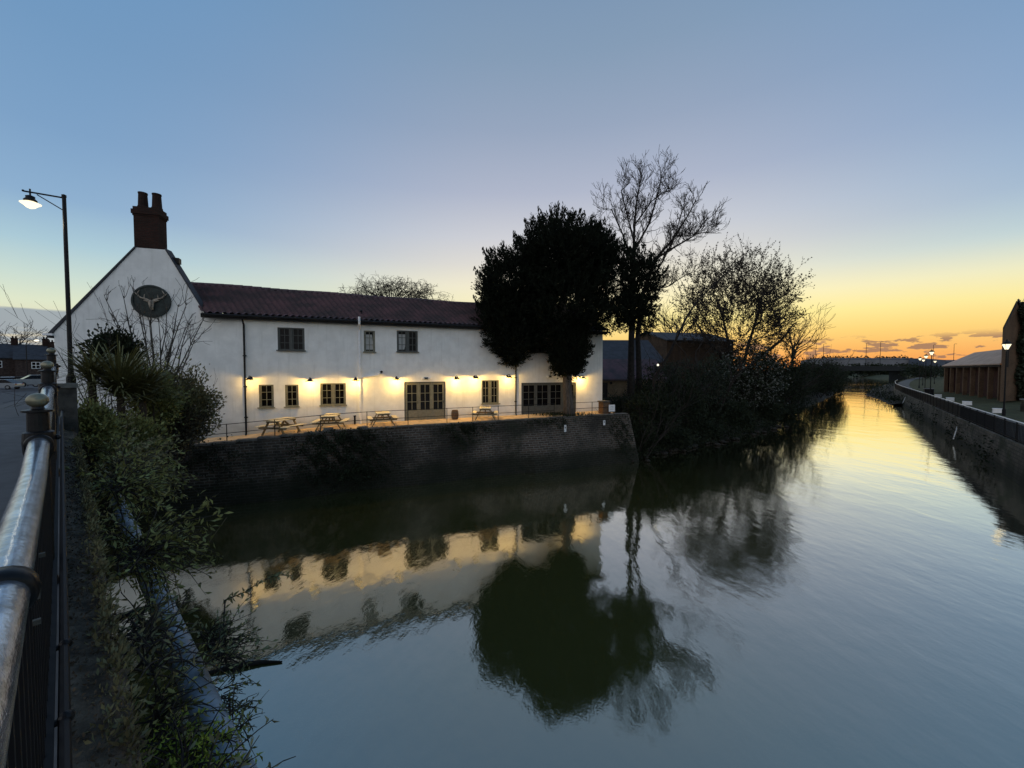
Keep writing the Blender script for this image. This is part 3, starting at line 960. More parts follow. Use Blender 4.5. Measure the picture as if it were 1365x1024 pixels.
# end of the terrace: brick pillar, notice, timber post, wheelbarrow-like planter
q = W(19.95, WY + .55, tz(20))
pl_ = thing('brick_pillar', 'short brown brick pillar at the right end of the terrace', 'pillar', tuple(q), ANG)
g = MB(); g.box((0, 0, .37), (.52, .52, .80)); g.build('shaft', RBRICK, pl_)
g = MB(); g.box((0, 0, .80), (.62, .62, .07)); g.build('cap', COPE, pl_)
q = G(815.5, 552, tz(21))
nb = thing('notice_board', 'small white notice on a short stand past the brick pillar', 'sign', (q[0], q[1], tz(21)), R(12))
g = MB(); g.box((0, 0, .38), (.42, .03, .44)); g.build('panel', WHITES, nb)
g = MB()
for k in range(3): g.box((0, -.017, .48 - k * .09), (.26 if k else .2, .006, .018))
g.build('lettering', mat('faint_print', (.35, .36, .4), .8, .1), nb)
for s in (-1, 1):
    g = MB(); g.box((s * .15, .02, .1), (.04, .04, .22)); g.build('leg', BLACKM, nb)

# ================================================================== NEIGHBOUR BUILDINGS BEHIND
def gable_house(name, label, loc, rz, L, Wd, hw, hr, wallm, roofm, wins=(), chim=(), door=None, cat='building', group=None):
    """x along the ridge, y depth; front is y=-Wd/2"""
    o = thing(name, label, cat, loc, rz, group)
    g = MB(); a, b = L / 2, Wd / 2
    g.add([(-a, -b, 0), (a, -b, 0), (a, b, 0), (-a, b, 0), (-a, -b, hw), (a, -b, hw), (a, b, hw), (-a, b, hw), (-a, 0, hr - .08), (a, 0, hr - .08)],
          [(0, 1, 5, 4), (1, 2, 6, 9, 5), (2, 3, 7, 6), (3, 0, 4, 8, 7)])
    g.build('wall', wallm, o)
    g = MB(); sl = (hr - hw) / b; ov = .25
    for s in (-1, 1):
        g.prism([(-a - ov, s * (b + ov), hw - sl * ov), (a + ov, s * (b + ov), hw - sl * ov), (a + ov, 0, hr), (-a - ov, 0, hr)], (0, 0, .12))
    rf = g.build('roof', roofm, o)
    for cx, cy, ht in chim:
        c = MB(); zb3 = hr - abs(cy) * sl - .4
        c.box((cx, cy, zb3 + (ht + .4) / 2), (.9, .7, ht + .4)); c.box((cx, cy, zb3 + ht + .35), (1.05, .85, .16))
        c.lathe((cx - .2, cy, zb3 + ht + .43), [(.13, 0), (.11, .4)], 8); c.lathe((cx + .2, cy, zb3 + ht + .43), [(.13, 0), (.11, .4)], 8)
        c.build('chimney', BRICK_CH, rf)
    for wx, wz, ww, wh in wins:
        f_ = MB()
        for dx in (-1, 0, 1): f_.box((wx + dx * (ww / 2 - .04), -b - .02, wz), (.08, .08, wh))
        for dz2 in (-1, 0, 1): f_.box((wx, -b - .024, wz + dz2 * (wh / 2 - .04)), (ww, .075, .08))
        fo = f_.build('window', WHITES, o)
        p = MB(); p.box((wx, -b - .006, wz), (ww - .1, .012, wh - .1)); p.build('pane', GLASS, fo)
    if door:
        p = MB(); p.box((door[0], -b - .02, door[2] / 2), (door[1], .06, door[2])); p.build('door', DARKM, o)
    return o

q = P(822, 540, 33)
ob = gable_house('outbuilding', 'low tan brick outbuilding with red tiles beyond the inn', (q[0] + .4, q[1] + 2, 2.9), R(6), 7.0, 4.0, 2.35, 3.9, TBRICK, TILE, door=(-1.9, .9, 2.0))
g = MB(); g.box((-1.15, -2.05, 1.95), (.16, .1, .2)); g.build('wall_lantern', BLACKM, ob)
q = P(850, 500, 43)
barn = gable_house('slate_barn', 'grey slate roofed barn behind the red tiled outbuilding', (q[0] - 2.5, q[1] + 1, 2.9), R(2), 7.5, 9, 3.9, 6.3, RBRICK, SLATE)
q = P(912, 500, 52)
barn2 = gable_house('brick_warehouse', 'long brown brick building half hidden behind the bare tree', (q[0] - 1.0, q[1], 2.6), R(14), 9.5, 9, 6.9, 8.2, mat('dim_brown_brick', (.055, .035, .022), .9, .3, 2), SLATE)
# small lit lamp out there
q = P(877, 488, 30)
sl_ = thing('garden_lamp', 'tiny lit garden lamp among the bushes right of the inn', 'lamp', (q[0], q[1], 2.4))
g = MB(); g.tube([(0, 0, 0), (0, 0, q[2] - 2.4)], .03, 6); g.build('post', BLACKM, sl_)
g = MB(); g.ball((0, 0, q[2] - 2.4 + .08), .085, 10, 8); g.build('lamp_globe', LAMPS, sl_)

# ================================================================== TREES
def root_at(q): return (float(q[0]), float(q[1]), float(q[2]))
def place(o, root):                    # world-coordinate mesh under a located Empty
    o.parent = root
    o.matrix_parent_inverse = Matrix.Translation(-Vector(root.location))
    return o

# the yew on the terrace
YD = 24.1
def yel(x, y, rx_, ry_, n, dd=0.0, rd=None, up=.8, size=.30):
    c = P(x, y, YD + dd); k = YD / F
    C, d_ = ell_points(c, (rx_ * k, (rd or rx_) * k, ry_ * k), n, .35, .12)
    return C, d_
base = W(16.9, -1.25, tz(17) - .05)
yew = thing('yew_tree', 'big dense black-green yew standing on the terrace in front of the inn', 'tree', root_at(base))
lob = [(752, 345, 62, 52, 2600, 0), (728, 342, 34, 44, 1100, .3), (790, 345, 36, 38, 1000, 0), (682, 383, 44, 48, 2000, 0), (668, 425, 30, 46, 1200, -.2), (684, 450, 34, 34, 1100, 0),
       (745, 405, 70, 55, 2600, .2), (812, 376, 56, 40, 1000, 0), (854, 380, 28, 44, 620, .2), (808, 420, 46, 24, 420, 0), (844, 412, 30, 24, 330, 0), (858, 432, 16, 16, 110, 0), (758, 462, 27, 34, 1300, 0), (756, 485, 20, 20, 500, 0), (682, 474, 13, 16, 260, 0),
       (720, 425, 36, 40, 1200, .4)]
CC, DD = [], []
for x, y, a, b, n_, dd in lob:
    C, d_ = yel(x, y, a, b, n_, dd, min(a, 60) if x < 795 else 30)
    CC.append(C); DD.append(d_)
C = np.concatenate(CC); D_ = np.concatenate(DD)
D_ = D_ * .7 + np.array([0, 0, .6]) + rng.normal(size=D_.shape) * .25; D_ /= np.linalg.norm(D_, axis=1)[:, None]
C, D2 = clumps(C, D_, 13, .045)
C = C + D2 * rng.uniform(-.15, .38, len(C))[:, None]
V = leaves(C, .19, .26, D2, .6)
# upswept sprays that fray the top and sides of the outline
sp_c = []
for x, y, a, b, n_, dd in lob[:10]:
    c = P(x, y, YD + dd); k = YD / F
    th = rng.uniform(R(10), R(170), max(6, int(a / 3.0)))
    for t_ in th:
        o = c + np.array([a * k * .97 * math.cos(t_), rng.uniform(-.8, .8), b * k * .97 * math.sin(t_)])
        dirn = np.array([.55 * math.cos(t_), rng.uniform(-.2, .2), .9]); dirn /= np.linalg.norm(dirn)
        L_ = rng.uniform(.35, .95)
        ks = rng.uniform(0, 1, 34)
        sp_c.append(o + ks[:, None] * L_ * dirn + rng.normal(size=(34, 3)) * (.13 * (1 - ks)[:, None] + .02))
SC = np.concatenate(sp_c)
V2 = leaves(SC, .24, .3, np.tile([0, 0, 1.0], (len(SC), 1)), .5)
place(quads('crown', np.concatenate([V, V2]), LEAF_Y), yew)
g = MB(); g.smooth = True
kk = YD / F
tp = [P(759, 559, YD), P(758, 540, YD), P(756, 515, YD), P(756, 480, YD), P(752, 430, YD), P(750, 370, YD)]
tp[0][2] = base[2] - .1
g.tube(tp, [.36, .29, .27, .27, .25, .1], 14)
for i in range(9):                      # flutes of the trunk
    a = 2 * math.pi * i / 9
    off = np.array([math.cos(a) * .23, math.sin(a) * .23, 0])
    g.tube([tp[0] + off * 1.35, tp[1] + off * 1.05, tp[2] + off * .95, tp[3] + off * .8], [.12, .08, .07, .06], 6)
for (x, y) in ((690, 430), (670, 400), (820, 400), (790, 350), (715, 340)):
    g.tube([tp[3], (tp[3] + P(x, y, YD)) / 2 + np.array([0, 0, .5]), P(x, y, YD)], [.28, .18, .05], 7)
YB = mat('yew_bark', (.085, .072, .06), .9, .45, 4, bump=.03, bscale=10, stretch=(5, 5, .8))
place(g.build('trunk', YB), yew)
gt = rng.normal(size=(700, 3)) * np.array([.75, .4, .02]) + np.array([base[0], base[1], base[2] + .16])
place(quads('root_grass', leaves(gt, .2, .2, np.tile([0, 0, 1.], (700, 1)), .5), LEAF_B), yew)

# tall bare tree
BDp = 29.5
def bp(x, y, dd=0): return P(x, y, BDp + dd)
b0 = bp(842, 545); b0[2] = 1.9
bt = thing('bare_tree', 'tall bare tree with upswept twigs rising right of the yew', 'tree', root_at(b0))
g = MB(); g.smooth = True
g.tube([b0, bp(841, 500), bp(842, 440), bp(843, 380), bp(845, 330)], [.33, .26, .22, .19, .14], 9)
b1 = b0 + np.array([.5, .3, 0])
g.tube([b1, bp(852, 500, .5), bp(850, 450, .5), bp(856, 395, .4), bp(874, 345, .4)], [.28, .22, .19, .16, .11], 9)
place(g.build('trunk', BARKD), bt)
g = MB()
limbs = [([(845, 330), (846, 290), (850, 245), (856, 212)], .10), ([(843, 350), (830, 305), (815, 265), (803, 258)], .07), ([(845, 335), (866, 290), (878, 240), (882, 212)], .085),
         ([(874, 345), (897, 312), (916, 275), (928, 246)], .09), ([(874, 345), (900, 322), (926, 300), (944, 268)], .085), ([(856, 395), (884, 340), (900, 300), (912, 250)], .08),
         ([(845, 322), (836, 280), (828, 240), (840, 222)], .06), ([(898, 315), (918, 308), (938, 296), (944, 290)], .05), ([(843, 380), (822, 345), (806, 318), (800, 300)], .06),
         ([(846, 300), (868, 262), (890, 238), (893, 230)], .055), ([(858, 390), (890, 375), (915, 352), (932, 340)], .05)]
for pts, r0 in limbs:
    q = [bp(x, y + 7 * i, rng.uniform(-1.6, 1.6) * (i / 3)) for i, (x, y) in enumerate(pts)]
    r0 *= 1.15; rr = [r0, r0 * .72, r0 * .5, r0 * .22]
    g.tube(q, rr, 5, cap=False)
    for i in range(3):
        for j in range(12):
            t_ = rng.uniform(0, 1); o = q[i] * (1 - t_) + q[i + 1] * t_
            dirn = (q[i + 1] - q[i]); dirn /= np.linalg.norm(dirn)
            dirn = dirn + rng.normal(size=3) * .75 + np.array([0, 0, .25])
            branch(g, o, dirn, rng.uniform(.6, 1.35), .03 * (1 - i * .2), 2, .16, .32, (2, 4), .6, (20, 50), None, 5, .0115)
place(g.build('crown', TWIG), bt)

# low leaning branch over the bushes
q0 = P(868, 540, 27.5); q0[2] = 1.8
lt = thing('leaning_sapling', 'thin dark leaning stem arching up to the right from the bank bushes', 'tree', root_at(q0))
g = MB(); g.smooth = True
pts = [q0, P(872, 505, 27.5), P(893, 470, 27.5), P(914, 425, 27.5), P(930, 400, 27.8), P(960, 372, 28), P(985, 350, 28.5), P(1000, 332, 28.6)]
g.tube(pts, [.12, .10, .09, .07, .055, .04, .03, .012], 6)
place(g.build('trunk', BARKD), lt)
g = MB()
for i in range(2, 8):
    for j in range(4):
        branch(g, pts[i] * .5 + pts[i - 1] * .5 + rng.normal(size=3) * .1, np.array([rng.normal() * .6, rng.normal() * .5, .8]), rng.uniform(.6, 1.5), .018, 1, .15, .3, (2, 4), .6, (20, 50), None, 4, .007)
place(g.build('crown', TWIG), lt)

# round twiggy tree with buds, pale blossom beneath
TD = 44.0
q0 = P(980, 545, TD); q0[2] = 1.8
tt = thing('budding_tree', 'round twiggy tree with dark buds against the sunset glow', 'tree', root_at(q0))
g = MB(); g.smooth = True
for xs in ([(980, 545), (978, 510), (974, 470), (965, 430), (955, 395)], [(984, 545), (988, 505), (996, 465), (1010, 420), (1018, 385)], [(978, 510), (965, 480), (940, 450), (925, 425)], [(990, 500), (1010, 478), (1040, 455), (1058, 432)]):
    q = [P(x, y, TD + rng.uniform(-1, 1)) for x, y in xs]
    if xs[0][1] == 545: q[0][2] = 1.8
    g.tube(q, list(np.linspace(.26, .07, len(q))), 7)
place(g.build('trunk', BARKD), tt)
g = MB(); tips = []
cen = P(985, 425, TD)
def shoots(cpx, n_, rx_, ry_, Lr, seedpts):
    for i in range(n_):
        a = rng.uniform(0, 2 * math.pi); k = rng.uniform(.1, .85) ** .7
        o = P(cpx[0] + rx_ * k * math.cos(a), cpx[1] - ry_ * k * math.sin(a), TD + rng.uniform(-4.5, 4.5))
        dirn = o - (cen - np.array([0, 0, 3.0])); dirn /= np.linalg.norm(dirn)
        branch(g, o - dirn * 1.2, dirn + rng.normal(size=3) * .35, rng.uniform(1.6, 2.8), .035, 2, .1, .25, (2, 4), .6, (20, 55), tips, 4, .011)
shoots((984, 418), 300, 74, 70, 1, None)
for x in np.linspace(905, 1040, 22):
    yt = 340 + ((x - 985) / 95) ** 2 * 50 + rng.uniform(-6, 10)
    o = P(x, yt + 24, TD + rng.uniform(-2, 2)); branch(g, o, np.array([(x - 985) / 120, 0, 1]), rng.uniform(1.8, 3.6), .03, 1, .12, .2, (2, 4), .5, (20, 45), tips, 5, .011)
place(g.build('crown', TWIG), tt)
T = np.array([p for p, d in tips]); T = T[rng.permutation(len(T))[:17000]]
ex = np.array([P(983 + 80 * math.cos(a) * k, 420 - 72 * math.sin(a) * k, TD + dd) for a, k, dd in zip(rng.uniform(-.6, math.pi + .6, 3200), rng.uniform(.02, 1, 3200) ** .6, rng.uniform(-4, 4, 3200))])
C = np.concatenate([T, ex]); C, _ = clumps(C, C, 2, .06)
place(quads('buds', leaves(C, .16, .75), LEAF_D), tt)
# ivy up its trunk with pale blossom
q0 = P(1000, 545, TD - 3); q0[2] = 1.6
bl = thing('blossom_bush', 'pale flowering bush under the round twiggy tree', 'bush', root_at(q0))
CC = []
for x, y, a, b in ((1000, 490, 34, 36), (975, 500, 30, 30), (1020, 500, 26, 34), (1000, 520, 40, 26)):
    C, d_ = ell_points(P(x, y, TD - 3), (a * .08, 2.2, b * .08), 520, .3, .2); CC.append(C)
C = np.concatenate(CC); C, _ = clumps(C, C, 4, .16)
place(quads('leaves', leaves(C, .22, .8), LEAF_B), bl)
place(quads('blossom', leaves(C[rng.permutation(len(C))[:4200]] + rng.normal(size=(4200, 3)) * .16, .17, .9), LEAF_P), bl)
g = MB()
for k in range(7): branch(g, q0 + rng.normal(size=3) * .3, np.array([rng.normal() * .4, rng.normal() * .3, 1]), 4.0, .06, 1, .05, .2)
place(g.build('stems', TWIG), bl)

# tree beyond the inn roof
def far_tree(label, x, ytop, ybase_z, D, wpx, n_=26, droop=False, name='bare_tree', group=None, lean=0, rt=.02, dep=3):
    tz_ = P(x, ytop, D)[2]; q = P(x, ytop, D); q[2] = ybase_z
    hgt = tz_ - ybase_z; Rr = wpx / F * D / 2
    o = thing(name, label, 'tree', root_at(q), 0, group)
    g = MB(); g.tube([(0, 0, 0), (lean * .3, 0, hgt * .3), (lean, .1, hgt * .62)], [hgt * .026, hgt * .02, hgt * .012], 7); g.build('trunk', BARKD, o)
    g = MB()
    for i in range(n_):
        t_ = rng.uniform(.45, .62)
        a = rng.uniform(0, 2 * math.pi)
        d_ = np.array([math.cos(a) * Rr / (hgt * .5), math.sin(a) * Rr / (hgt * .5), rng.uniform(.25, 1.0)])
        branch(g, (lean * t_, 0, hgt * t_), d_, rng.uniform(.38, .55) * max(hgt * .8, Rr) * (.74 if droop else 1), hgt * .008, dep, -.12 if droop else .06, .3, (3, 5), .58, (20, 55), None, 5, rt)
    g.build('crown', TWIG, o)
    return o
q0 = P(522, 440, 46); q0[2] = 3.0
rt_ = thing('bare_tree', 'wide bare tree with drooping twigs behind the inn roof', 'tree', root_at(q0))
fk = P(522, 418, 46)
g = MB(); g.tube([q0, (q0 + fk) / 2 + np.array([.1, 0, 0]), fk], [.38, .3, .24], 8)
place(g.build('trunk', BARKD), rt_)
g = MB()
for x in np.linspace(462, 586, 30):
    yt = 369 + ((x - 524) / 64) ** 2 * 20 + rng.uniform(-2, 6)
    e_ = P(x, yt + 13, 46 + rng.uniform(-2.5, 2.5)); md = fk * .45 + e_ * .55 + np.array([0, 0, .5])
    g.tube([fk, md, e_], [.09, .055, .028], 5, cap=False)
    for o in (md, md * .5 + e_ * .5, e_):
        for j in range(3):
            branch(g, o, np.array([(x - 524) / 70 + rng.normal() * .5, rng.normal() * .4, .75]), rng.uniform(.8, 1.5), .024, 2, -.13, .3, (2, 4), .6, (20, 55), None, 5, .013)
place(g.build('crown', TWIG), rt_)
far_tree('bare tree behind the low house at the far left', 20, 436, 3.0, 95, 40, 10, rt=.03, dep=2)
far_tree('reddish bare tree low at the river bend by the sunset', 1058, 428, 1.8, 70, 40, 12, rt=.022, dep=2)
far_tree('thin bare tree glowing against the sunset behind the warehouse', 905, 398, 2.6, 58, 90, 12, rt=.018, dep=2)

# bushes along the left bank to the bridge
def bush(label, x, ytop, D, rxpx, zbase, n_, material=LEAF_B, size=.2, depth=None, grp='bushes along the far left river bank', name='riverside_bush', stemm=TWIG, lumps=4, per=4, low=.0):
    k = D / F
    topz = P(x, ytop, D)[2]; q = P(x, ytop, D); q[2] = zbase
    o = thing(name, label, 'bush', root_at(q), 0, grp)
    hgt = topz - zbase; rx_ = rxpx * k
    CC = []
    for i in range(lumps):
        f_ = 0 if lumps == 1 else (i / (lumps - 1) - .5)
        hh_ = hgt * (rng.uniform(.78, .97) if i != lumps // 2 else .97)
        c = (f_ * rx_ * 1.25, rng.uniform(-.4, .4) * (depth or rx_) * .5, hh_ * .5 + low)
        C, d_ = ell_points(c, (rx_ * .55, (depth or rx_) * .6, hh_ * .5), n_ // lumps, .3, .16); CC.append(C)
    C = np.concatenate(CC); C, D3 = clumps(C, C - np.array([0, 0, hgt * .3]), per, size * .8)
    D3 = D3 / (np.linalg.norm(D3, axis=1)[:, None] + 1e-6)
    C[:, 2] = np.maximum(C[:, 2], .02)
    quads('leaves', leaves(C, size, .55, D3, .9), material, o)
    g = MB()
    for i in range(8):
        branch(g, (rng.uniform(-.5, .5) * rx_, rng.uniform(-.3, .3), 0), (rng.normal() * .4, rng.normal() * .3, 1), hgt * rng.uniform(.75, 1.02), hgt * .012 + .01, 1, .02, .2, (3, 5), .5, (20, 50), None, 5, .008)
    g.build('stems', stemm, o)
    return o
bush('low dark bush just past the end of the brick wall', 868, 520, 27.2, 34, 1.2, 1300, size=.17)
bush('dark overgrown shrub leaning on the right end of the brick wall', 848, 556, 26.0, 16, .1, 900, size=.13)
bush('tall dark thicket in front of the brown warehouse wall', 884, 474, 34.0, 26, 1.6, 1400, LEAF_I, .18)
bush('dense dark bush hiding the foot of the slate roofed barn', 862, 492, 30.0, 24, 1.6, 1300, size=.17)
bush('rounded green bush beside the notice at the terrace end', 826, 524, 29.5, 22, 2.4, 700, LEAF_I, .16)
bush('dark brown bush below the slate roofs', 902, 492, 31.5, 38, 1.3, 1700, size=.18)
bush('pale stemmed scrubby bush between the warehouse and the water', 938, 464, 36, 38, 1.5, 1300, LEAF_I, .2)
bush('broad dark bush at the water below the leaning stem', 950, 530, 37, 48, .7, 1500, size=.2)
bush('dark bush at the bank corner below the pale blossom', 1002, 530, 42, 36, .8, 1300, size=.2)
bush('tall dark bush right of the pale blossom', 1040, 462, 54, 34, 1.0, 1600, size=.26)
bush('dark bush sloping down to the river past the blossom', 1058, 478, 60, 26, .8, 1200, size=.26)
bush('dense dark bush midway to the road bridge', 1082, 474, 76, 32, .6, 1600, size=.32)
bush('dark bush hanging over the water near the road bridge', 1100, 482, 88, 24, .3, 1300, size=.34)
bush('last dark bush before the road bridge on the left bank', 1112, 490, 100, 14, .2, 800, size=.36)
bush('low dark scrub at the foot of the brick wall end', 858, 545, 26.2, 16, .15, 700, size=.14)
bush('low dark scrub along the waterline past the brick wall', 885, 560, 28.8, 34, .1, 1200, size=.15)
bush('low dark scrub along the waterline below the warehouse', 925, 556, 32.5, 34, .1, 1200, size=.16)
bush('low dark scrub along the waterline before the bank corner', 968, 552, 37.5, 34, .1, 1200, size=.18)
bush('low overhanging scrub on the bank corner', 1008, 545, 43.0, 24, .1, 1000, size=.2)
bush('low dark scrub beyond the bank corner', 1035, 538, 52.5, 22, .1, 900, size=.22)
C = []
for i in range(5200):
    k = rng.uniform(0, 6.0) ; i0 = min(6, int(k)); f_ = k - i0
    a = np.array(wl[i0], float) * (1 - f_) + np.array(wl[i0 + 1], float) * f_
    b = np.array(inner[i0], float) * (1 - f_) + np.array(inner[i0 + 1], float) * f_
    q = rng.uniform(0, 1.15); p = a * (1 - q) + b * q
    C.append((p[0], p[1], q * 2.0 + .05 + abs(rng.normal()) * .22))
C, _ = clumps(np.array(C), np.array(C), 6, .17)
C[:, 2] = np.maximum(C[:, 2], .03)
struct(quads('bank_scrub', leaves(C, .2, .5, np.tile([0, 0, .6], (len(C), 1)), .9), LEAF_B), 'stuff')
# bank-foot stones
g = MB()
for i in range(90):
    k = rng.uniform(0, 4); i0 = int(k); f_ = k - i0
    a, b = np.array(wl[i0]), np.array(wl[i0 + 1])
    q = a * (1 - f_) + b * f_ + rng.normal(size=2) * .3
    g.ball((q[0], q[1], .08), rng.uniform(.1, .28), 6, 4, (1, 1, .5))
struct(g.build('bank_foot_stones', SOIL), 'stuff')

# ================================================================== RIGHT BANK
RT = 1.98                                # top of the right river wall
rl = [(16, 8.0), (26.3, 19.9), (36.6, 31.8), (52.5, 50), (69.5, 69.6), (82, 83.5), (101, 103), (132, 133), (174, 172), (224, 216)]
def rside(i):
    a = np.array(rl[max(0, i - 1)], float); b = np.array(rl[min(len(rl) - 1, i + 1)], float)
    d_ = b - a; d_ /= np.linalg.norm(d_)
    return np.array([d_[1], -d_[0]])
def rpt(s):                              # point at arc length s along the wall
    for i in range(len(rl) - 1):
        a, b = np.array(rl[i]), np.array(rl[i + 1]); L = np.linalg.norm(b - a)
        if s <= L or i == len(rl) - 2:
            d_ = (b - a) / L; return a + d_ * s, d_
        s -= L
g = MB(); vs, fs = [], []
for i, p in enumerate(rl):
    n2 = rside(i); p = np.array(p, float)
    vs += [(*(p - n2 * .16), -.6), (*(p - n2 * .09), .6), (*p, RT), (*(p + n2 * .35), RT + .02), (*(p + n2 * .4), -.6)]
for i in range(len(rl) - 1):
    for k in range(4): fs.append((i * 5 + k, i * 5 + 5 + k, i * 5 + 6 + k, i * 5 + 1 + k))
fs.append((0, 1, 2, 3, 4))
g.add(vs, fs)
o = g.build('quay_wall', QUAY); tag(o, 'mossy stone river wall along the right bank', 'wall')
g = MB(); vs, fs = [], []
offs = [(.3, RT - .01), (2.9, RT + .02), (3.2, RT + .04), (10, RT + .5), (26, RT + 1.4), (2500, RT + 1.6)]
for i, p in enumerate(rl):
    n2 = rside(i)
    if i == len(rl) - 1: n2 = np.array([1.0, -.3])
    for d_, z in offs: vs.append((p[0] + n2[0] * d_, p[1] + n2[1] * d_, z))
for i in range(len(rl) - 1):
    for k in range(5): fs.append((i * 6 + k, i * 6 + 6 + k, i * 6 + 7 + k, i * 6 + 1 + k))
g.add(vs, fs)
struct(g.build('grass_bank', GRASSM))
g = MB(); vs, fs = [], []
for i, p in enumerate(rl):
    n2 = rside(i); vs += [(*(np.array(p) + n2 * .36), RT + .035), (*(np.array(p) + n2 * 2.7), RT + .05)]
for i in range(len(rl) - 1): fs.append((2 * i, 2 * i + 1, 2 * i + 3, 2 * i + 2))
g.add(vs, fs)
struct(g.build('riverside_path', PATHM))
# far land beyond the road bridge (the river bends left)
g = MB()
vs = [(226, 217, 2), (277, 284, 2.3), (351, 405, 2.6), (700, 552, 3), (1500, 690, 4)]
vo = [(217, 220, -.4), (266, 291, -.4), (343, 412, -.4), (700, 565, -.4), (1500, 705, -.4)]
vb = [(2600, -200, 4), (2600, 0, 4), (2600, 200, 4), (2600, 400, 4), (2600, 600, 4)]
k = 5
g.add(vs + vo + vb, [(i, i + 1, k + i + 1, k + i) for i in range(k - 1)] + [(i, 2 * k + i, 2 * k + i + 1, i + 1) for i in range(k - 1)])
struct(g.build('far_bank', GRASSM))
# mud bar at the water edge
g = MB(); vs, fs = [], []
mud = [(65, 66.5), (75, 79), (84, 92), (97, 106), (119, 128), (160, 166), (217, 216)]
for i, p in enumerate(mud):
    p = np.array(p, float); n2 = np.array([.72, -.69])
    vs += [(*(p - n2 * .6), -.1), (*(p + n2 * .6), .3), (*(p + n2 * 7), 1.0)]
for i in range(len(mud) - 1):
    for k in range(2): fs.append((i * 3 + k, i * 3 + 3 + k, i * 3 + 4 + k, i * 3 + 1 + k))
g.add(vs, fs); struct(g.build('mud_bank', SOIL))
C = []
for i in range(420):
    k = rng.uniform(0, 5.8); i0 = int(k); q = np.array(mud[i0]) * (1 - k + i0) + np.array(mud[i0 + 1]) * (k - i0)
    q = q + np.array([.72, -.69]) * rng.uniform(-.4, 4.0)
    C.append((q[0], q[1], .45 + rng.uniform(-.1, .5)))
C, _ = clumps(np.array(C), np.array(C), 5, .25)
struct(quads('mud_bank_weeds', leaves(C, .35, .5, np.tile([0, 0, 1.], (len(C), 1)), .8), LEAF_B), 'stuff')
# weeds hanging on the quay wall
C = []
for i in range(420):
    s = rng.uniform(14, 84); q, d_ = rpt(s); n2 = np.array([d_[1], -d_[0]]); k = rng.uniform(0, 1) ** .7
    C.append((*(q - n2 * (.02 + .1 * k + rng.uniform(0, .12))), RT * (1 - k) + .15))
C = np.array(C); C = C[np.sin(C[:, 0] * .9) + np.sin(C[:, 0] * .37 + 1) > -.2]
C, _ = clumps(C, C, 5, .16)
struct(quads('quay_weeds', leaves(C, .16, .6), LEAF_B), 'stuff')

# riverside railing
rr_ = thing('riverside_railing', 'black picket railing with a pale top rail curving along the right bank', 'railing', (26.3, 19.9, RT))
org = np.array([26.3, 19.9, RT])
def rq(s, z, off=.12):
    q, d_ = rpt(s); n2 = np.array([d_[1], -d_[0]]); q = q + n2 * off
    return np.array([q[0], q[1], RT + z]) - org
RAILTOP = mat('pale_top_rail', (.85, .86, .88), .35, .1, 6)
SE = 150
g = MB(); g.tube([rq(s, 1.13) for s in np.linspace(6, SE, 90)], .032, 7, cap=False); g.build('top_rail', RAILTOP, rr_)
for z in (.12, 1.0):
    g = MB(); g.tube([rq(s, z) for s in np.linspace(6, SE, 90)], .018, 5, cap=False); g.build('rail', BLACKM, rr_)
pk = MB(); pk.tube([(0, 0, .02), (0, 0, 1.0)], .021, 5)
pkm = pk.mesh('picket'); pkm.materials.append(BLACKM)
ss_ = np.arange(11.0, SE, .22)
for s in ss_[:96]:
    o = bpy.data.objects.new('picket', pkm); COL.objects.link(o); o.parent = rr_; o.location = rq(s, 0)
g = MB()
for s in ss_[96:]: g.tube([rq(s, .02), rq(s, 1.0)], .022, 3, cap=False)
o = g.build('distant_pickets', BLACKM, rr_); o['kind'] = 'stuff'
ps = MB(); ps.tube([(0, 0, -.05), (0, 0, 1.14)], .035, 6); psm = ps.mesh('post'); psm.materials.append(BLACKM)
for s in np.arange(11.0, SE, 2.2):
    o = bpy.data.objects.new('post', psm); COL.objects.link(o); o.parent = rr_; o.location = rq(s, 0)

# lantern posts on the right bank
def lantern(x, ylamp, D, zb2, lb, dup_of=None, lit=LAMPG, s=1.0):
    q = P(x, ylamp, D)
    o = thing('lamp_post', lb, 'street lamp', (q[0], q[1], zb2), 0, 'lit lantern posts along the riverside path')
    h_ = q[2] - zb2
    g = MB(); g.lathe((0, 0, 0), [(.11, 0), (.11, .5), (.07, .62), (.055, .8), (.045, h_ - .55), (.07, h_ - .5), (.04, h_ - .42), (.04, h_ - .3)], 10); g.build('pole', BLACKM, o)
    g = MB(); g.smooth = True; g.lathe((0, 0, h_), [(.10 * s, -.30), (.19 * s, -.08), (.27 * s, .10), (.27 * s, .12)], 10); g.build('lantern_glass', lit, o)
    g = MB(); g.lathe((0, 0, h_), [(.33 * s, .12), (.31 * s, .16), (.16 * s, .34), (.05 * s, .38), (.05 * s, .46), (.015, .55)], 10); g.build('lantern_cap', BLACKM, o)
    for k in range(4):
        a = k * math.pi / 2 + .4
        g = MB(); g.tube([(.10 * s * math.cos(a), .10 * s * math.sin(a), h_ - .3), (.275 * s * math.cos(a), .275 * s * math.sin(a), h_ + .12)], .012, 4); g.build('glazing_bar', BLACKM, o)
    ld = bpy.data.lights.new('lantern_light', 'POINT'); ld.energy = 30; ld.color = (1, .85, .6); ld.shadow_soft_size = .15
    lo = bpy.data.objects.new('lantern_light', ld); COL.objects.link(lo); lo.parent = o; lo.location = (0, 0, h_ - .45); lo.visible_glossy = False
    return o
lantern(1342, 461, 32, RT + .2, 'nearest lit lantern post, in front of the brick gable on the right bank', s=.95)
lantern(1242, 470.5, 56, RT + .15, 'lit lantern post beside the dark bin, highest of the distant cluster', s=.95)
lantern(1234.5, 475.5, 70, RT + .1, 'lit lantern just below left of the highest distant lantern', s=1.0)
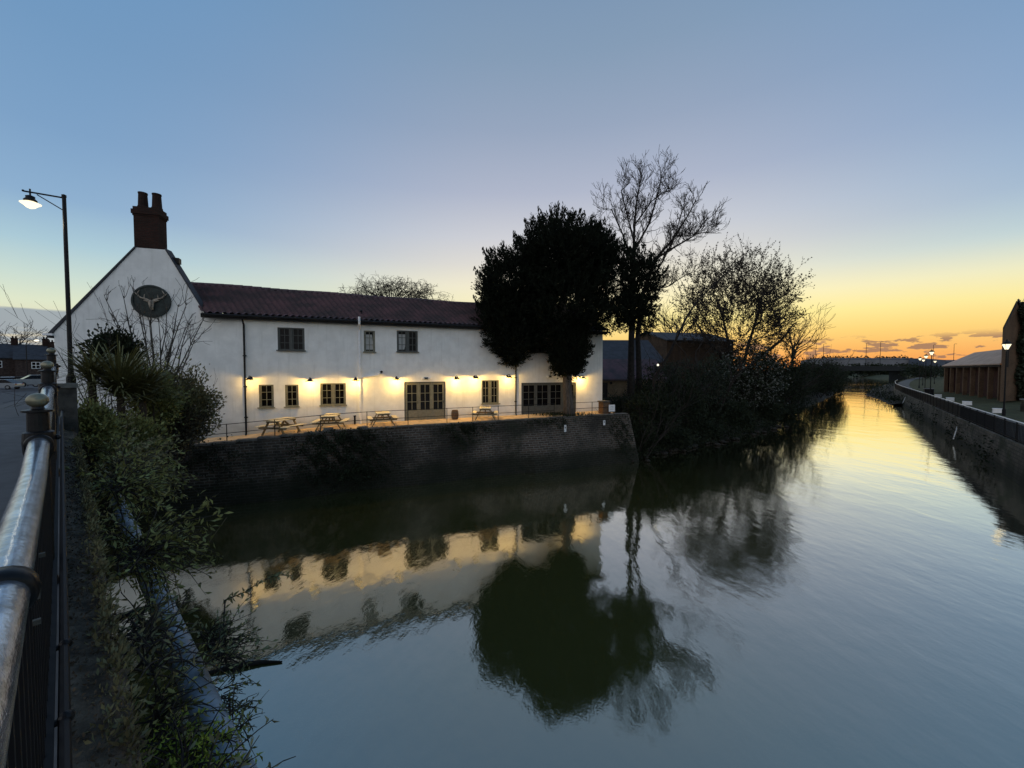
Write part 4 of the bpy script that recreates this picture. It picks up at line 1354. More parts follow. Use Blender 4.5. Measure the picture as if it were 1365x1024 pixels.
lantern(1226.5, 478.5, 84, RT + .1, 'leftmost lit lantern of the distant cluster', s=1.0)
lantern(1231, 480.3, 98, RT + .1, 'lowest lit lantern in the left of the distant cluster', s=1.1)
lantern(1246.5, 482.0, 104, RT + .3, 'low lit lantern at the right of the distant cluster, nearest the long shed', s=1.15)

# stone blocks, bin
for x, y, lb in ((1250.5, 527, 'farthest and smallest white stone block on the grass by the path'), (1266.5, 531.5, 'second farthest white stone block on the grass by the path'),
                 (1289, 537, 'large white stone block on the grass below the middle of the long shed'), (1331, 547.5, 'nearest white stone block, beside the lantern post on the right')):
    q = G(x, y + 2, RT + .12)
    o = thing('stone_block', lb, 'stone block', (q[0], q[1], RT + .06), R(-45), 'white stone blocks on the grass')
    g = MB(); g.box((0, 0, .16), (.72, .45, .36), taper=.93); g.build('base', WHITES, o)
    g = MB(); g.box((0, 0, .37), (.74, .47, .06), taper=.95); g.build('top_slab', WHITES, o)
q = G(1238, 526.5, RT + .1)
o = thing('litter_bin', 'square dark litter bin with a pale lid beside the path', 'bin', (q[0], q[1], RT + .05), R(-40))
g = MB(); g.box((0, 0, .48), (.95, .95, .96), taper=1.05); g.build('body', BLACKM, o)
g = MB(); g.box((0, 0, 1.02), (1.12, 1.12, .07)); g.build('lid', CONC, o)
g = MB(); g.box((0, -.51, .78), (.6, .03, .2)); g.build('opening', DARKM, o)
# white depth board leaning on the wall
q, d_ = rpt(np.linalg.norm(np.array(rl[1]) - rl[0]) + 15.3)
n2 = np.array([d_[1], -d_[0]])
o = thing('depth_board', 'narrow white board slanting on the right river wall', 'sign', (q[0] - n2[0] * .34, q[1] - n2[1] * .34, .30))
g = MB(); g.bar((0, 0, 0), (n2[0] * .22 + d_[0] * .25, n2[1] * .22 + d_[1] * .25, 1.05), .22, .05, (-n2[0], -n2[1], 0)); g.build('board', WHITEP, o)
g = MB(); g.bar((n2[0] * .1 + d_[0] * .12, n2[1] * .1 + d_[1] * .12, .5), (n2[0] * .3 + d_[0] * .12, n2[1] * .3 + d_[1] * .12, .52), .05, .05); g.build('fixing', BLACKM, o)
q, d_ = rpt(np.linalg.norm(np.array(rl[1]) - rl[0]) + 57)
n2 = np.array([d_[1], -d_[0]])
o = thing('depth_board', 'tiny far white board on the right river wall by the bend', 'sign', (q[0] - n2[0] * .4, q[1] - n2[1] * .4, .6))
g = MB(); g.bar((0, 0, 0), (n2[0] * .3, n2[1] * .3, 1.0), .2, .05, (-n2[0], -n2[1], 0)); g.build('board', WHITEP, o)

# long shed with sloping sheet roof
a = G(1262, 517, RT + 1.0)[:2]; b = G(1338, 535, RT + 1.0)[:2]
A = P(1262, 500, 68); Bq = P(1338, 500, 47)
dv = (Bq - A)[:2]; Ls = np.linalg.norm(dv); rz = math.atan2(dv[1], dv[0])
shed = thing('long_shed', 'long open-fronted shed with a pale sloping roof on the right bank', 'building', (A[0], A[1], RT + .7), rz)
zb2 = RT + .7
ev = P(1262, 488.5, 68)[2] - zb2; tp_ = P(1266, 477.5, 68.5)[2] - zb2
g = MB(); g.prism([(-.6, -.5, ev), (-.6, -.5, ev + .14), (-.6, 3.2, tp_ + .9), (-.6, 3.2, tp_ + .75)], (Ls + 1.2, 0, 0)); g.build('roof', SHEET, shed)
g = MB(); g.box((Ls / 2, -.36, ev - .12), (Ls + .8, .1, .3)); g.build('fascia', DARKM, shed)
g = MB(); g.box((Ls / 2, .9, ev / 2 - .2), (Ls, .1, ev + .4)); g.box((0.03, 1.6, ev / 2 - .2), (.1, 3, ev + .5)); g.build('back_wall', mat('dark_red_boards', (.045, .014, .012), .85, .4, 3), shed)
for k in range(8):
    g = MB(); g.box((.3 + (Ls - .6) * k / 7, -.12, ev / 2 - .4), (.42, .42, ev + .5)); g.build('pier', RBRICK, shed)
# brick building at the right edge with ivy
A = P(1334, 500, 44)
BR = R(20)
bb = thing('brick_building', 'tall brown brick building with a steep gable at the right edge', 'building', (A[0], A[1], RT + .4), BR)
zb2 = RT + .4
hw = P(1336, 437, 44)[2] - zb2; hr = P(1352, 401, 45)[2] - zb2
ex_ = np.array([.815 * math.cos(-BR) - .58 * math.sin(-BR), .815 * math.sin(-BR) + .58 * math.cos(-BR), 0]) * 9
g = MB(); g.prism([(0, 0, 0), (5.6, 0, 0), (5.6, 0, hw), (2.8, 0, hr), (0, 0, hw)], ex_)
g.build('wall', RBRICK, bb)
g = MB()
for x0_, x1_, h0, h1 in ((-.15, 2.8, hw - .2, hr), (2.8, 5.75, hr, hw - .2)):
    g.prism([(x0_, -.14, h0 + .06), (x1_, -.14, h1 + .06), (x1_, -.14, h1 + .24), (x0_, -.14, h0 + .24)], ex_ * 1.03)
g.build('roof', SLATE, bb)
g = MB(); g.prism([(5.6, .06, 0), (15, .06, 0), (15, .06, hr - .1), (5.6, .06, hr - .1)], ex_); g.build('rear_wing', RBRICK, bb)
g = MB(); g.box((1.3, -.015, 5.2), (.5, .04, 2.6)); g.build('narrow_window', DARKM, bb)
C = []
for i in range(4200):
    x_ = 3.3 + abs(rng.normal()) * 3.6; z_ = rng.uniform(.2, hr - .1)
    if x_ > 12: continue
    x_ += .35 * math.sin(z_ * 1.7)
    C.append((x_, -rng.uniform(.05, .7), z_))
C = np.array(C)
iv = thing('ivy_mass', 'thick dark ivy covering the right part of the brick building', 'plant', tuple(bb.location), BR)
quads('leaves', leaves(np.concatenate([C, C + rng.normal(size=C.shape) * .2]), .3, .8), LEAF_I, iv)
g = MB()
for k in range(5): g.tube([(4 + k * .9, -.1, 0), (4.2 + k * .9, -.12, 3), (3.8 + k, -.1, 6)], [.08, .05, .02], 5)
g.build('stems', TWIG, iv)
# low wall on the far right of the path
q = P(1362, 545, 36)
o = thing('boundary_wall', 'low dark wall running off the right edge behind the railing', 'wall', (q[0] + 2.5, q[1], RT + .2), R(8))
g = MB(); g.box((0, 0, .5), (6, .3, 1.1)); g.build('wall_body', QUAY, o)
g = MB(); g.box((0, 0, 1.09), (6.1, .4, .09)); g.build('coping', CONC, o)

# ================================================================== ROAD BRIDGE AND WHAT LIES BEYOND
L0 = P(1070, 490, 205); R0 = P(1345, 490, 240)
dv = (R0 - L0)[:2]; Lb = np.linalg.norm(dv); rz = math.atan2(dv[1], dv[0])
zdk = H + .55
rb = thing('road_bridge', 'dark flat road bridge crossing the river at the bend', 'bridge', (L0[0], L0[1], 0), rz)
g = MB(); g.box((Lb / 2, 5, zdk + .9), (Lb, 10, .5)); g.build('deck', CONCD, rb)
for y in (.2, 9.8):
    g = MB(); g.box((Lb / 2, y, zdk + .05), (Lb, .4, 1.5)); g.build('girder', CONCD, rb)
for x in (0.474, .60, .95):
    g = MB(); g.box((Lb * x, 5, zdk / 2 - .4), (1.4, 8, zdk)); g.build('pier', CONCD, rb)
g = MB(); g.box((Lb / 2, .15, zdk + 1.5), (Lb, .08, .7)); g.build('parapet', CONCD, rb)
for x, yt, lb in ((1098, 459, 'tall thin road lamp on the bridge, leftmost, by the bushes'), (1155, 458, 'tall thin road lamp left of centre on the road bridge'), (1174, 456, 'tallest-looking thin road lamp near the middle of the bridge'),
                  (1244.5, 460, 'thin road lamp behind the distant lantern cluster'), (1272, 459, 'thin road lamp on the bridge above the long shed roof')):
    D = 215 + (x - 1100) * .14
    q = P(x, yt, D)
    o = thing('road_lamp', lb, 'street lamp', (q[0], q[1], zdk + 1.1), rz, 'tall road lamps on the distant bridge')
    h_ = q[2] - zdk - 1.1
    g = MB(); g.tube([(0, 0, 0), (0, 0, h_)], [.16, .10], 6); g.build('pole', CONCD, o)
    g = MB(); g.tube([(0, 0, h_), (.5, 0, h_ + .25), (1.5, 0, h_ + .3)], .08, 5); g.box((1.7, 0, h_ + .28), (.8, .3, .16)); g.build('lamp_head', CONCD, o)
def far_shed(x0, x1, ytop, D, label, wallm, dz_=0):
    A = P(x0, 490, D); Bq = P(x1, 490, D)
    hgt = P((x0 + x1) / 2, ytop, D)[2]
    o = gable_house('warehouse', label, ((A[0] + Bq[0]) / 2, D, 2.0), 0, Bq[0] - A[0], 40, hgt - 4.2, hgt - 2.0, wallm, SLATE, group='pale warehouses beyond the road bridge')
    return o
WSH = mat('pale_cladding', (.16, .16, .17), .8, .25, .05)
WSH2 = mat('blue_grey_cladding', (.085, .10, .13), .8, .2, .05)
far_shed(1085, 1208, 477.5, 430, 'long pale grey warehouse beyond the left half of the road bridge', WSH)
far_shed(1211, 1232, 478, 410, 'short blue-grey warehouse beyond the bridge, left of the lanterns', WSH2)
far_shed(1234, 1290, 480, 420, 'low blue-grey warehouse beyond the bridge behind the lantern cluster', WSH2)
C = []
for x in np.arange(1095, 1215, .8):
    q = P(x + rng.uniform(-.4, .4), 478 + rng.uniform(-1.8, .5) - 1.2 * max(0, math.sin(x * .35)), 520); C.append(q)
C = np.array(C); C, _ = clumps(C, C, 14, 1.2); C[:, 2] -= rng.uniform(0, 8, len(C))
struct(quads('distant_treeline', leaves(C, 2.6, .7), LEAF_B), 'stuff')
C = []
for x in np.arange(1070, 1225, .5):
    q = P(x, rng.uniform(488, 499) , 330 + rng.uniform(-10, 10)); q[2] = max(q[2], 1.0); C.append(q)
C, _ = clumps(np.array(C), np.array(C), 14, 1.3)
struct(quads('far_bank_scrub', leaves(C, 2.0, .7), LEAF_B), 'stuff')
C = []
for x in np.arange(1205, 1262, .5):
    q = P(x, rng.uniform(490, 500), 175 + rng.uniform(-10, 10)); C.append(q)
C, _ = clumps(np.array(C), np.array(C), 12, .7)
o = quads('hedge', leaves(C, .9, .7), LEAF_B); tag(o, 'dark hedge below the right end of the road bridge', 'hedge')

# ================================================================== LEFT: ROAD, CARS, HOUSES
def rz_prof(s):                          # deck level along the near bridge
    kx = [-6, 0, 4, 7, 10, 13, 20, 40, 80, 400]; kz = [-1.62, -1.55, -1.38, -1.15, -.97, -.95, -1.25, -1.85, -2.35, -2.6]
    return H + float(np.interp(s, kx, kz))
g = MB(); vs, fs = [], []
sv = [-6, -3, 0, 2, 4, 5.5, 7, 8.5, 10, 11.5, 13, 16, 20, 26, 32, 40, 55, 80, 140, 400]
for s in sv:
    p0 = BD * s - BN * 1.75; p1 = BD * s - BN * 10.5; z = rz_prof(s) - .12
    vs += [(p0[0], p0[1], z), (p1[0], p1[1], z), (*(BD * s - BN * 60), z - .05)]
for i in range(len(sv) - 1):
    fs += [(3 * i, 3 * i + 3, 3 * i + 4, 3 * i + 1), (3 * i + 1, 3 * i + 4, 3 * i + 5, 3 * i + 2)]
g.add(vs, fs); struct(g.build('road', ASPH))
g = MB(); vs, fs = [], []
for s in sv[:18]:
    z = rz_prof(s)
    p0 = BD * s - BN * .02; p1 = BD * s - BN * 1.75
    vs += [(*p0, z - .35), (*p0, z), (*p1, z), (*p1, z - .14)]
for i in range(17):
    for k in range(3): fs.append((4 * i + k, 4 * i + 4 + k, 4 * i + 5 + k, 4 * i + 1 + k))
g.add(vs, fs); struct(g.build('pavement', mat('paving_slab', (.085, .088, .092), .85, .2, 3, bump=.004, bscale=40)))
# outer ledge with soil and the bridge side wall below it
g = MB(); vs, fs = [], []
for i, s in enumerate(np.linspace(-3, 19, 67)):
    hz_ = 1.52 - .02 * max(0, s)
    for r_, dz2 in ((-.03, .03), (.05, .01 * math.sin(s * 5)), (.11, .015 * math.sin(s * 7 + 1) - .01), (.16 + .02 * math.sin(s * 3.1) + .012 * math.sin(s * 13), -.09)):
        q = B(s, r_, hz_); vs.append((q[0], q[1], q[2] + dz2 + rng.uniform(-.008, .008)))
for i in range(66):
    for k in range(3): fs.append((4 * i + k, 4 * i + 4 + k, 4 * i + 5 + k, 4 * i + 1 + k))
g.add(vs, fs); struct(g.build('soil_ledge', LEDGE))
g = MB(); vs = []
for s in (-4, 22.5):
    for r_, z in ((.13, H - 1.6), (.13, -.5), (-.4, -.5), (-.4, H - 1.6)): q = BD * s + BN * r_; vs.append((q[0], q[1], z))
g.add(vs, [(0, 1, 5, 4), (1, 2, 6, 5), (2, 3, 7, 6), (3, 0, 4, 7), (0, 3, 2, 1), (4, 5, 6, 7)])
o = g.build('bridge_side_wall', QUAY); tag(o, 'stone side wall of the near bridge below the railing', 'wall')

# leaf litter on the ledge
C = np.array([B(s, r_, 1.50 - .02 * s) for s, r_ in zip(rng.uniform(-.5, 10, 3200), rng.uniform(-.02, .17, 3200))]); C[:, 2] += .012
struct(quads('leaf_litter', leaves(C, .022, .55, None), mat('dead_leaf', (.075, .058, .038), .9, .5, 5, island=True)), 'stuff')
C, DD = [], []
for i in range(420):
    s_ = rng.uniform(.9, 11) ** 1.0; r_ = .15 - abs(rng.normal()) * .035; k = rng.integers(7, 16)
    b_ = B(s_, r_, 1.53 - .02 * s_)
    for j in range(k):
        d_ = np.array([BN[0] * .35, BN[1] * .35, .9]) + rng.normal(size=3) * .55; d_ /= np.linalg.norm(d_)
        C.append(b_ + d_ * rng.uniform(.01, .08)); DD.append(d_)
struct(quads('ledge_weeds', leaves(np.array(C), .036, .38, np.array(DD), .35), LEAF_O), 'stuff')
q = B(1.62, .085, 1.455)
o = thing('paper_scrap', 'tiny white scrap of paper lying on the soil ledge', 'litter', tuple(q), R(20))
g = MB(); g.add([(-.025, -.01, 0), (.02, -.014, .006), (.03, .012, .002), (-.018, .014, .008), (0, .0, .014)], [(0, 1, 4), (1, 2, 4), (2, 3, 4), (3, 0, 4)]); g.build('scrap', WHITES, o)

# near bridge railing
rail = thing('bridge_railing', 'black painted bridge railing with ball finials at the left edge', 'railing', tuple(B(0, -.11, 1.55)))
def rB(s, r_, h):
    return B(s, r_, h) - np.array(rail.location)
def rh(s): return .53 - .0 - max(0, s - 3.0) * .088 + max(0, 3.0 - s) * .0   # axis of the top rail below the eye
def rhs(s): return .53 if s < 3 else (.53 - (s - 3) * .09 if s < 9.4 else -.046 + (s - 9.4) * .035)
g = MB(); g.smooth = True
g.tube([rB(s, -.11, rhs(s)) for s in (-1.5, -.5, 0, .5, 1, 1.5, 2, 2.5, 3, 3.5, 4, 5, 6, 7, 8, 9.4, 11, 13, 16)], .046, 20); g.build('top_rail', WETRAIL, rail)
g = MB(); g.tube([rB(s, -.03, rhs(s) + .78) for s in (-1, 0, 1, 2, 3, 4, 6, 8, 9.4, 12, 16)], .017, 8); g.build('lower_rail', BLACKM, rail)
g = MB(); g.bar(rB(-1, -.09, 1.31), rB(3, -.09, 1.31), .07, .03); g.bar(rB(3, -.09, 1.31), rB(9.4, -.09, .75), .07, .03); g.build('bottom_bar', BLACKM, rail)
for s in np.arange(-.4, 9.3, .115):
    g = MB(); hh_ = rhs(s); g.bar(rB(s, -.09, hh_ + .02), rB(s, -.09, hh_ + .80), .035, .02, (BD[0], BD[1], 0)); g.build('picket', BLACKM, rail)
for s in (1.12, 1.62, 2.2, 2.8):
    g = MB(); g.ball(rB(s, -.026, rhs(s) + .775), .024, 10, 8); g.build('rail_knob', GLOSSB, rail)
    g = MB(); g.tube([rB(s, -.026, rhs(s) + .78), rB(s, -.09, rhs(s) + .78)], .012, 6); g.build('rail_bracket', BLACKM, rail)
bd3 = np.array([BD[0], BD[1], 0.0])
def ring(s, w_=.05, r_=.064):
    c0 = rB(s - w_ / 2, -.11, rhs(s - w_ / 2)); c1 = rB(s + w_ / 2, -.11, rhs(s + w_ / 2))
    g = MB(); g.smooth = True
    g.tube([c0, c0 * .9 + c1 * .1, c0 * .5 + c1 * .5, c0 * .1 + c1 * .9, c1], [r_ * .8, r_ * .96, r_, r_ * .96, r_ * .8], 20)
    return g.build('rail_collar', GLOSSB, rail)
ring(1.50, .07, .062)
for s, hh_ in ((2.04, .62), (1.62, .60), (1.60, .66)):
    g = MB(); g.box(rB(s, -.062, hh_), (.011, .014, .013), math.atan2(BD[1], BD[0])); g.build('bolt_lug', STONE, rail)
for i, s in enumerate((3.88, 6.64, 9.40)):
    zr = rhs(s)
    c = rB(s, -.11, zr)
    pst = MB(); pst.smooth = False
    sc = 1.0
    pst.lathe(c, [(.06, -1.0 if i else -1.0), (.06, -.9), (.045, -.85), (.045, -.12), (.068, -.07), (.072, .0), (.068, .06), (.05, .07), (.048, .185), (.07, .19), (.07, .202), (.03, .21), (.026, .225)], 18)
    o = pst.build('post', GLOSSB, rail)
    b_ = MB(); b_.smooth = True; b_.ball(c + np.array([0, 0, .262]), .05, 18, 12, (1, 1, .92)); b_.build('ball_finial', GOLD, o)
    ring(s - .08, .04, .062); ring(s + .08, .04, .062)
    g = MB(); g.ball(c + np.array([BN[0] * .075, BN[1] * .075, .02]), .018, 8, 6); g.build('bolt_head', GLOSSB, o)

# stone pier closing the parapet
q = P(88, 560, 8.3)
o = thing('stone_pier', 'squat dark stone pier behind the railing at the bridge end', 'pillar', (q[0], q[1], H - 2.2), math.atan2(BD[1], BD[0]))
g = MB(); g.box((0, 0, .92), (.34, .34, 1.84)); g.build('shaft', mat('sooty_stone', (.04, .04, .037), .95, .4, 4, bump=.015, bscale=20), o)
g = MB(); g.box((0, 0, 1.88), (.40, .40, .09), taper=.9); g.build('cap', STONE, o)

# service pipe along the bridge
pp = thing('service_pipe', 'blue-grey service pipe running along the bridge above the water', 'pipe', tuple(B(0, .75, 3.0)))
def pB(s, r_, h): return B(s, r_, h) - np.array(pp.location)
g = MB(); g.smooth = True; g.tube([pB(s, .75, 3.0) for s in np.linspace(-2, 22, 40)], .118, 20); g.build('pipe_body', PIPEM, pp)
for s in (3.3, 6.6, 10, 13.4):
    g = MB(); g.tube([pB(s - .06, .75, 3.0), pB(s + .06, .75, 3.0)], .132, 20); g.build('pipe_joint', PIPEM, pp)
    g = MB(); g.bar(pB(s, .13, 2.98), pB(s, .66, 2.98), .06, .06); g.build('bracket', BLACKM, pp)

# street lamp by the gable
q = P(95, 510, 11.0); zl = H - 1.1
sl2 = thing('street_lamp', 'tall black street lamp with a lit hanging lantern at the far left', 'street lamp', (q[0], q[1], zl), R(205))
ht = P(87, 263, 11.0)[2] - zl
g = MB(); g.lathe((0, 0, 0), [(.10, 0), (.10, .9), (.065, 1.0), (.052, 1.3), (.042, ht), (.05, ht), (.05, ht + .06), (.01, ht + .08)], 10); g.build('pole', BLACKM, sl2)
g = MB(); AL = .66
g.tube([(0, 0, ht - .02), (AL + .12, 0, ht + .02)], .022, 6); g.tube([(0, 0, ht - .38), (AL * .8, 0, ht - .03)], .014, 5); g.tube([(AL, 0, ht + .1), (AL, 0, ht - .1)], .018, 6); g.ball((AL + .13, 0, ht + .03), .03, 8, 6); g.build('arm', BLACKM, sl2)
g = MB(); g.smooth = True; g.lathe((AL, 0, ht), [(.05, -.08), (.09, -.1), (.085, -.15), (.13, -.2), (.12, -.24), (.05, -.24)], 14); g.build('lantern_cap', BLACKM, sl2)
g = MB(); g.smooth = True; g.lathe((AL, 0, ht), [(.09, -.235), (.20, -.285), (.20, -.295), (.125, -.35), (.085, -.40), (.02, -.43)], 16); g.build('lantern_glass', LAMPG, sl2)
ld = bpy.data.lights.new('lantern_light', 'POINT'); ld.energy = 26; ld.color = (1, .87, .62); ld.shadow_soft_size = .12
lo = bpy.data.objects.new('lantern_light', ld); COL.objects.link(lo); lo.parent = sl2; lo.location = (AL, 0, ht - .62)

# cars
def car(label, x, y, D, rz, paint, kind='hatch', sc=1.0):
    q = P(x, y, D)
    o = thing('parked_car', label, 'car', (q[0], q[1], q[2]), rz, 'cars parked across the road')
    o.scale = (sc, sc, sc)
    L_, w_ = 4.2, 1.76
    prof_b = [(-2.05, .35), (-2.1, .6), (-2.02, .88), (-1.3, .96), (1.75, .95), (2.05, .85), (2.1, .55), (2.05, .32), (1.72, .26), (-1.75, .26)]
    g = MB(); g.prism([(a, -w_ / 2, b) for a, b in prof_b], (0, w_, 0)); g.build('body', paint, o)
    cab = [(-1.25, .94), (-.55, 1.43), (.95, 1.45), (1.85, .95)]
    vs = [(a, -w_ / 2 + .04 + (.14 if b > 1.2 else 0), b) for a, b in cab] + [(a, w_ / 2 - .04 - (.14 if b > 1.2 else 0), b) for a, b in cab]
    g = MB(); g.add(vs, [(0, 1, 2, 3), (7, 6, 5, 4), (0, 4, 5, 1), (1, 5, 6, 2), (2, 6, 7, 3)]); g.build('windows', GLASS, o)
    g = MB(); g.prism([(-.62, -w_ / 2 + .17, 1.42), (1.0, -w_ / 2 + .17, 1.44), (.9, -w_ / 2 + .2, 1.49), (-.5, -w_ / 2 + .2, 1.48)], (0, w_ - .36, 0)); g.build('roof', paint, o)
    for sx in (-1.3, 1.3):
        for sy in (-1, 1):
            g = MB(); g.tube([(sx, sy * (w_ / 2 - .18), .31), (sx, sy * (w_ / 2 + .015), .31)], .31, 14); wo_ = g.build('wheel', BLACKM, o)
            g = MB(); g.tube([(sx, sy * (w_ / 2 + .01), .31), (sx, sy * (w_ / 2 + .03), .31)], .19, 10); g.build('rim', CONC, wo_)
    for sy in (-1, 1):
        g = MB(); g.box((-2.04, sy * .62, .74), (.14, .34, .15)); g.build('headlight', WHITEP, o)
        g = MB(); g.box((2.04, sy * .62, .78), (.12, .3, .16)); g.build('tail_light', mat('red_lens', (.2, .01, .01), .3, .1), o)
    g = MB(); g.box((-2.09, 0, .52), (.04, 1.0, .16)); g.build('grille', BLACKM, o)
    return o
CW = mat('white_car_paint', (.62, .64, .66), .25, .04, 2, coat=.4)
CB = mat('dark_car_paint', (.02, .021, .024), .22, .1, 2, coat=.4)
CS = mat('silver_car_paint', (.25, .26, .27), .25, .05, 2, coat=.4)
car('white car with a dark windscreen, second from the left', 10, 516.5, 52, R(200 + 25 - 180 + 10), CW, sc=.95)
car('pale car cut by the left edge of the picture', 1, 519, 44, R(20), CS, sc=.75)
car('black car between the white car and the silver car', 31, 516, 52, R(40), CB, sc=.95)
car('silver car nearest the railing post', 49, 515, 48, R(60), CS, sc=.95)
# houses across the road
HBRICK = mat('sooty_house_brick', (.05, .035, .03), .9, .35, 3)
gable_house('terraced_house', 'dark brick house with two chimneys across the road', (*P(10, 490, 78)[:2], 2.9), R(50), 16, 8, 5.5, 8.2, HBRICK, SLATE,
            wins=((-5, 4.2, 1.1, 1.3), (-1, 4.2, 1.1, 1.3), (3, 4.2, 1.1, 1.3), (-5, 1.5, 1.1, 1.3), (3, 1.5, 1.1, 1.3)), chim=((1.0, 0, 1.3), (5.0, 0, 1.4)), door=(-1, 1, 2.1), group='houses across the road')
gable_house('terraced_house', 'low house with pale signs behind the parked cars', (*P(48, 490, 92)[:2], 2.9), R(50), 16, 8, 4.8, 7.0, HBRICK, SLATE,
            wins=((-4, 3.7, 1.2, 1.2), (0, 3.7, 1.2, 1.2), (4, 3.7, 1.2, 1.2), (-4, 1.4, 2.4, 1.4), (3, 1.4, 2.4, 1.4)), chim=((1.5, 0, 1.2),), door=(0, 1, 2.1), group='houses across the road')
gable_house('terraced_house', 'narrow house glimpsed between the railing finials and the white gable', (*P(69, 490, 80)[:2], 2.9), R(50), 9, 8, 5.2, 7.6, HBRICK, SLATE,
            wins=((-2, 4, 1.1, 1.3), (2, 4, 1.1, 1.3), (-2, 1.5, 1.1, 1.3)), chim=((0, 0, 1.2),), door=(1.8, 1, 2.1), group='houses across the road')
q = P(36, 490, 62); zt3 = P(50, 454, 62)[2]
o = thing('road_lamp', 'lit curved street lamp over the low house at the far left', 'street lamp', (q[0], q[1], 3.3))
hh_ = zt3 - 3.3
g = MB(); g.tube([(0, 0, 0), (0, 0, hh_ - .6), (.25, 0, hh_ - .1), (.8, 0, hh_ + .1), (1.5, 0, hh_ + .1)], .06, 6); g.build('pole', BLACKM, o)
g = MB(); g.ball((1.7, 0, hh_), .24, 10, 6, (1.3, 1, .6)); g.build('lamp_head', LAMPS, o)

# ================================================================== NEAR VEGETATION
# cordyline (spiky)
def spiky(label, c, n_, L_, material=LEAF_C, w_=.035, low=-.1):
    o = thing('cordyline', label, 'plant', root_at(c), 0, 'spiky plants at the bridge end')
    qs = []
    for i in range(n_):
        a = rng.uniform(0, 2 * math.pi); e_ = rng.uniform(low, 1.2)
        d_ = np.array([math.cos(a) * math.cos(e_), math.sin(a) * math.cos(e_), math.sin(e_)])
        side = np.array([-math.sin(a), math.cos(a), 0])
        p = np.array([0, 0, .35 + rng.uniform(-.2, .2)]); l = L_ * rng.uniform(.7, 1.15); prev = None
        for k in range(5):
            wv = w_ * (1 - (k / 5.2) ** 1.5)
            cur = (p - side * wv, p + side * wv)
            if prev: qs.append([prev[0], prev[1], cur[1], cur[0]])
            prev = cur
            p = p + d_ * l / 4
            d_ = d_ + np.array([0, 0, -.16]); d_ /= np.linalg.norm(d_)
    quads('leaves', np.array(qs), material, o)
    g = MB(); g.tube([(0, 0, -1.6), (.05, 0, -.6), (0, 0, .4)], [.11, .10, .07], 8); g.build('trunk', BARK, o)
    return o
spiky('large spiky cordyline with long arching leaves left of the gable sign', P(160, 538, 11.2), 420, 1.5, w_=.026, low=.1)
spiky('smaller pale spiky cordyline behind the stone pier', P(122, 520, 10.8), 190, 1.0, w_=.024)
spiky('spiky cordyline clump right of the largest one', P(190, 545, 11.6), 300, 1.3, w_=.026, low=.1)
# round dark evergreen behind the cordyline
def shrub(name, label, cpx, D, rpx, material, n_, size, zb2, per=4, asp=.5, grp='shrubs at the bridge end', stem=TWIG, tips_up=.5):
    c = P(*cpx, D); k = D / F
    o = thing(name, label, 'shrub', (c[0], c[1], zb2), 0, grp)
    cl = np.array([0, 0, c[2] - zb2])
    C, d_ = ell_points(cl, (rpx[0] * k, rpx[0] * k * .8, rpx[1] * k), n_, .25, .22)
    C, D3 = clumps(C, d_, per, size * .9)
    quads('leaves', leaves(C, size, asp, D3 + np.array([0, 0, tips_up]), .8), material, o)
    g = MB()
    for i in range(9):
        d_ = np.array([rng.normal() * .16, rng.normal() * .16, 1.0])
        branch(g, (rng.normal() * .1, rng.normal() * .1, 0), d_, (cl[2] + rpx[1] * k * .6) * rng.uniform(.6, 1), .03, 2, .03, .2, (2, 4), .5, (20, 50), None, 5, .004)
    g.build('stems', stem, o)
    return o
shrub('evergreen_bush', 'dark rounded evergreen bush rising above the cordyline', (152, 472), 13.5, (25, 26), LEAF_B, 900, .14, 2.6, 6)
shrub('grey_green_bush', 'tall grey-green bush against the white wall at the terrace end', (246, 545), 14.6, (38, 46), LEAF_O, 2000, .12, 2.5, 5)
shrub('grey_green_bush', 'low brownish bush at the foot of the grey-green bush', (225, 570), 14.0, (44, 30), mat('brownish_leaf', (.075, .066, .042), .8, .35, 2.5, island=True), 1200, .11, 2.5, 5)
shrub('leafy_shrub', 'green leafy shrub below the large cordyline', (165, 585), 10.5, (42, 34), LEAF_G, 1400, .10, 2.9, 5)
shrub('leafy_shrub', 'low green shrub beside the stone pier', (122, 570), 9.0, (24, 34), LEAF_G, 900, .09, 3.3, 5)
shrub('leafy_shrub', 'shadowed shrub under the bare multi-stemmed shrub', (205, 535), 13.0, (30, 40), LEAF_G, 900, .12, 2.6, 5)
# bare multi-stemmed shrub in front of the gable sign
q = P(212, 555, 14.2); q[2] = 2.6
o = thing('bare_shrub', 'bare many-stemmed shrub in front of the white gable and oval sign', 'shrub', root_at(q))
g = MB()
targets = [(140, 400), (150, 425), (163, 395), (178, 385), (188, 410), (196, 430), (204, 398), (214, 425), (222, 410), (238, 408), (247, 402), (254, 430), (272, 425), (262, 455), (176, 440), (230, 450), (245, 440), (168, 425)]
for x, y in targets:
    b_ = q + np.array([rng.uniform(-.45, .45), rng.uniform(-.3, .3), 0]); e_ = P(x, y, 14.2 + rng.uniform(-.8, .8))
    mid = b_ * .5 + e_ * .5; mid[0] = b_[0] * .72 + e_[0] * .28
    pts = []
    for t_ in np.linspace(0, 1, 7): pts.append((1 - t_) ** 2 * b_ + 2 * t_ * (1 - t_) * mid + t_ * t_ * e_ + rng.normal(size=3) * .03)
    g.tube(pts, list(np.linspace(.042, .010, 7)), 5, cap=False)
    for k in range(2, 7):
        for j in range(3):
            d_ = (pts[k] - pts[k - 1]); d_ /= np.linalg.norm(d_)
            branch(g, pts[k] - d_ * .1, d_ + rng.normal(size=3) * .55, rng.uniform(.25, .8), .012, 1, .12, .25, (1, 3), .6, (25, 50), None, 4, .006)
place(g.build('stems', mat('grey_twig', (.045, .042, .036), .9, .3, 5)), o)
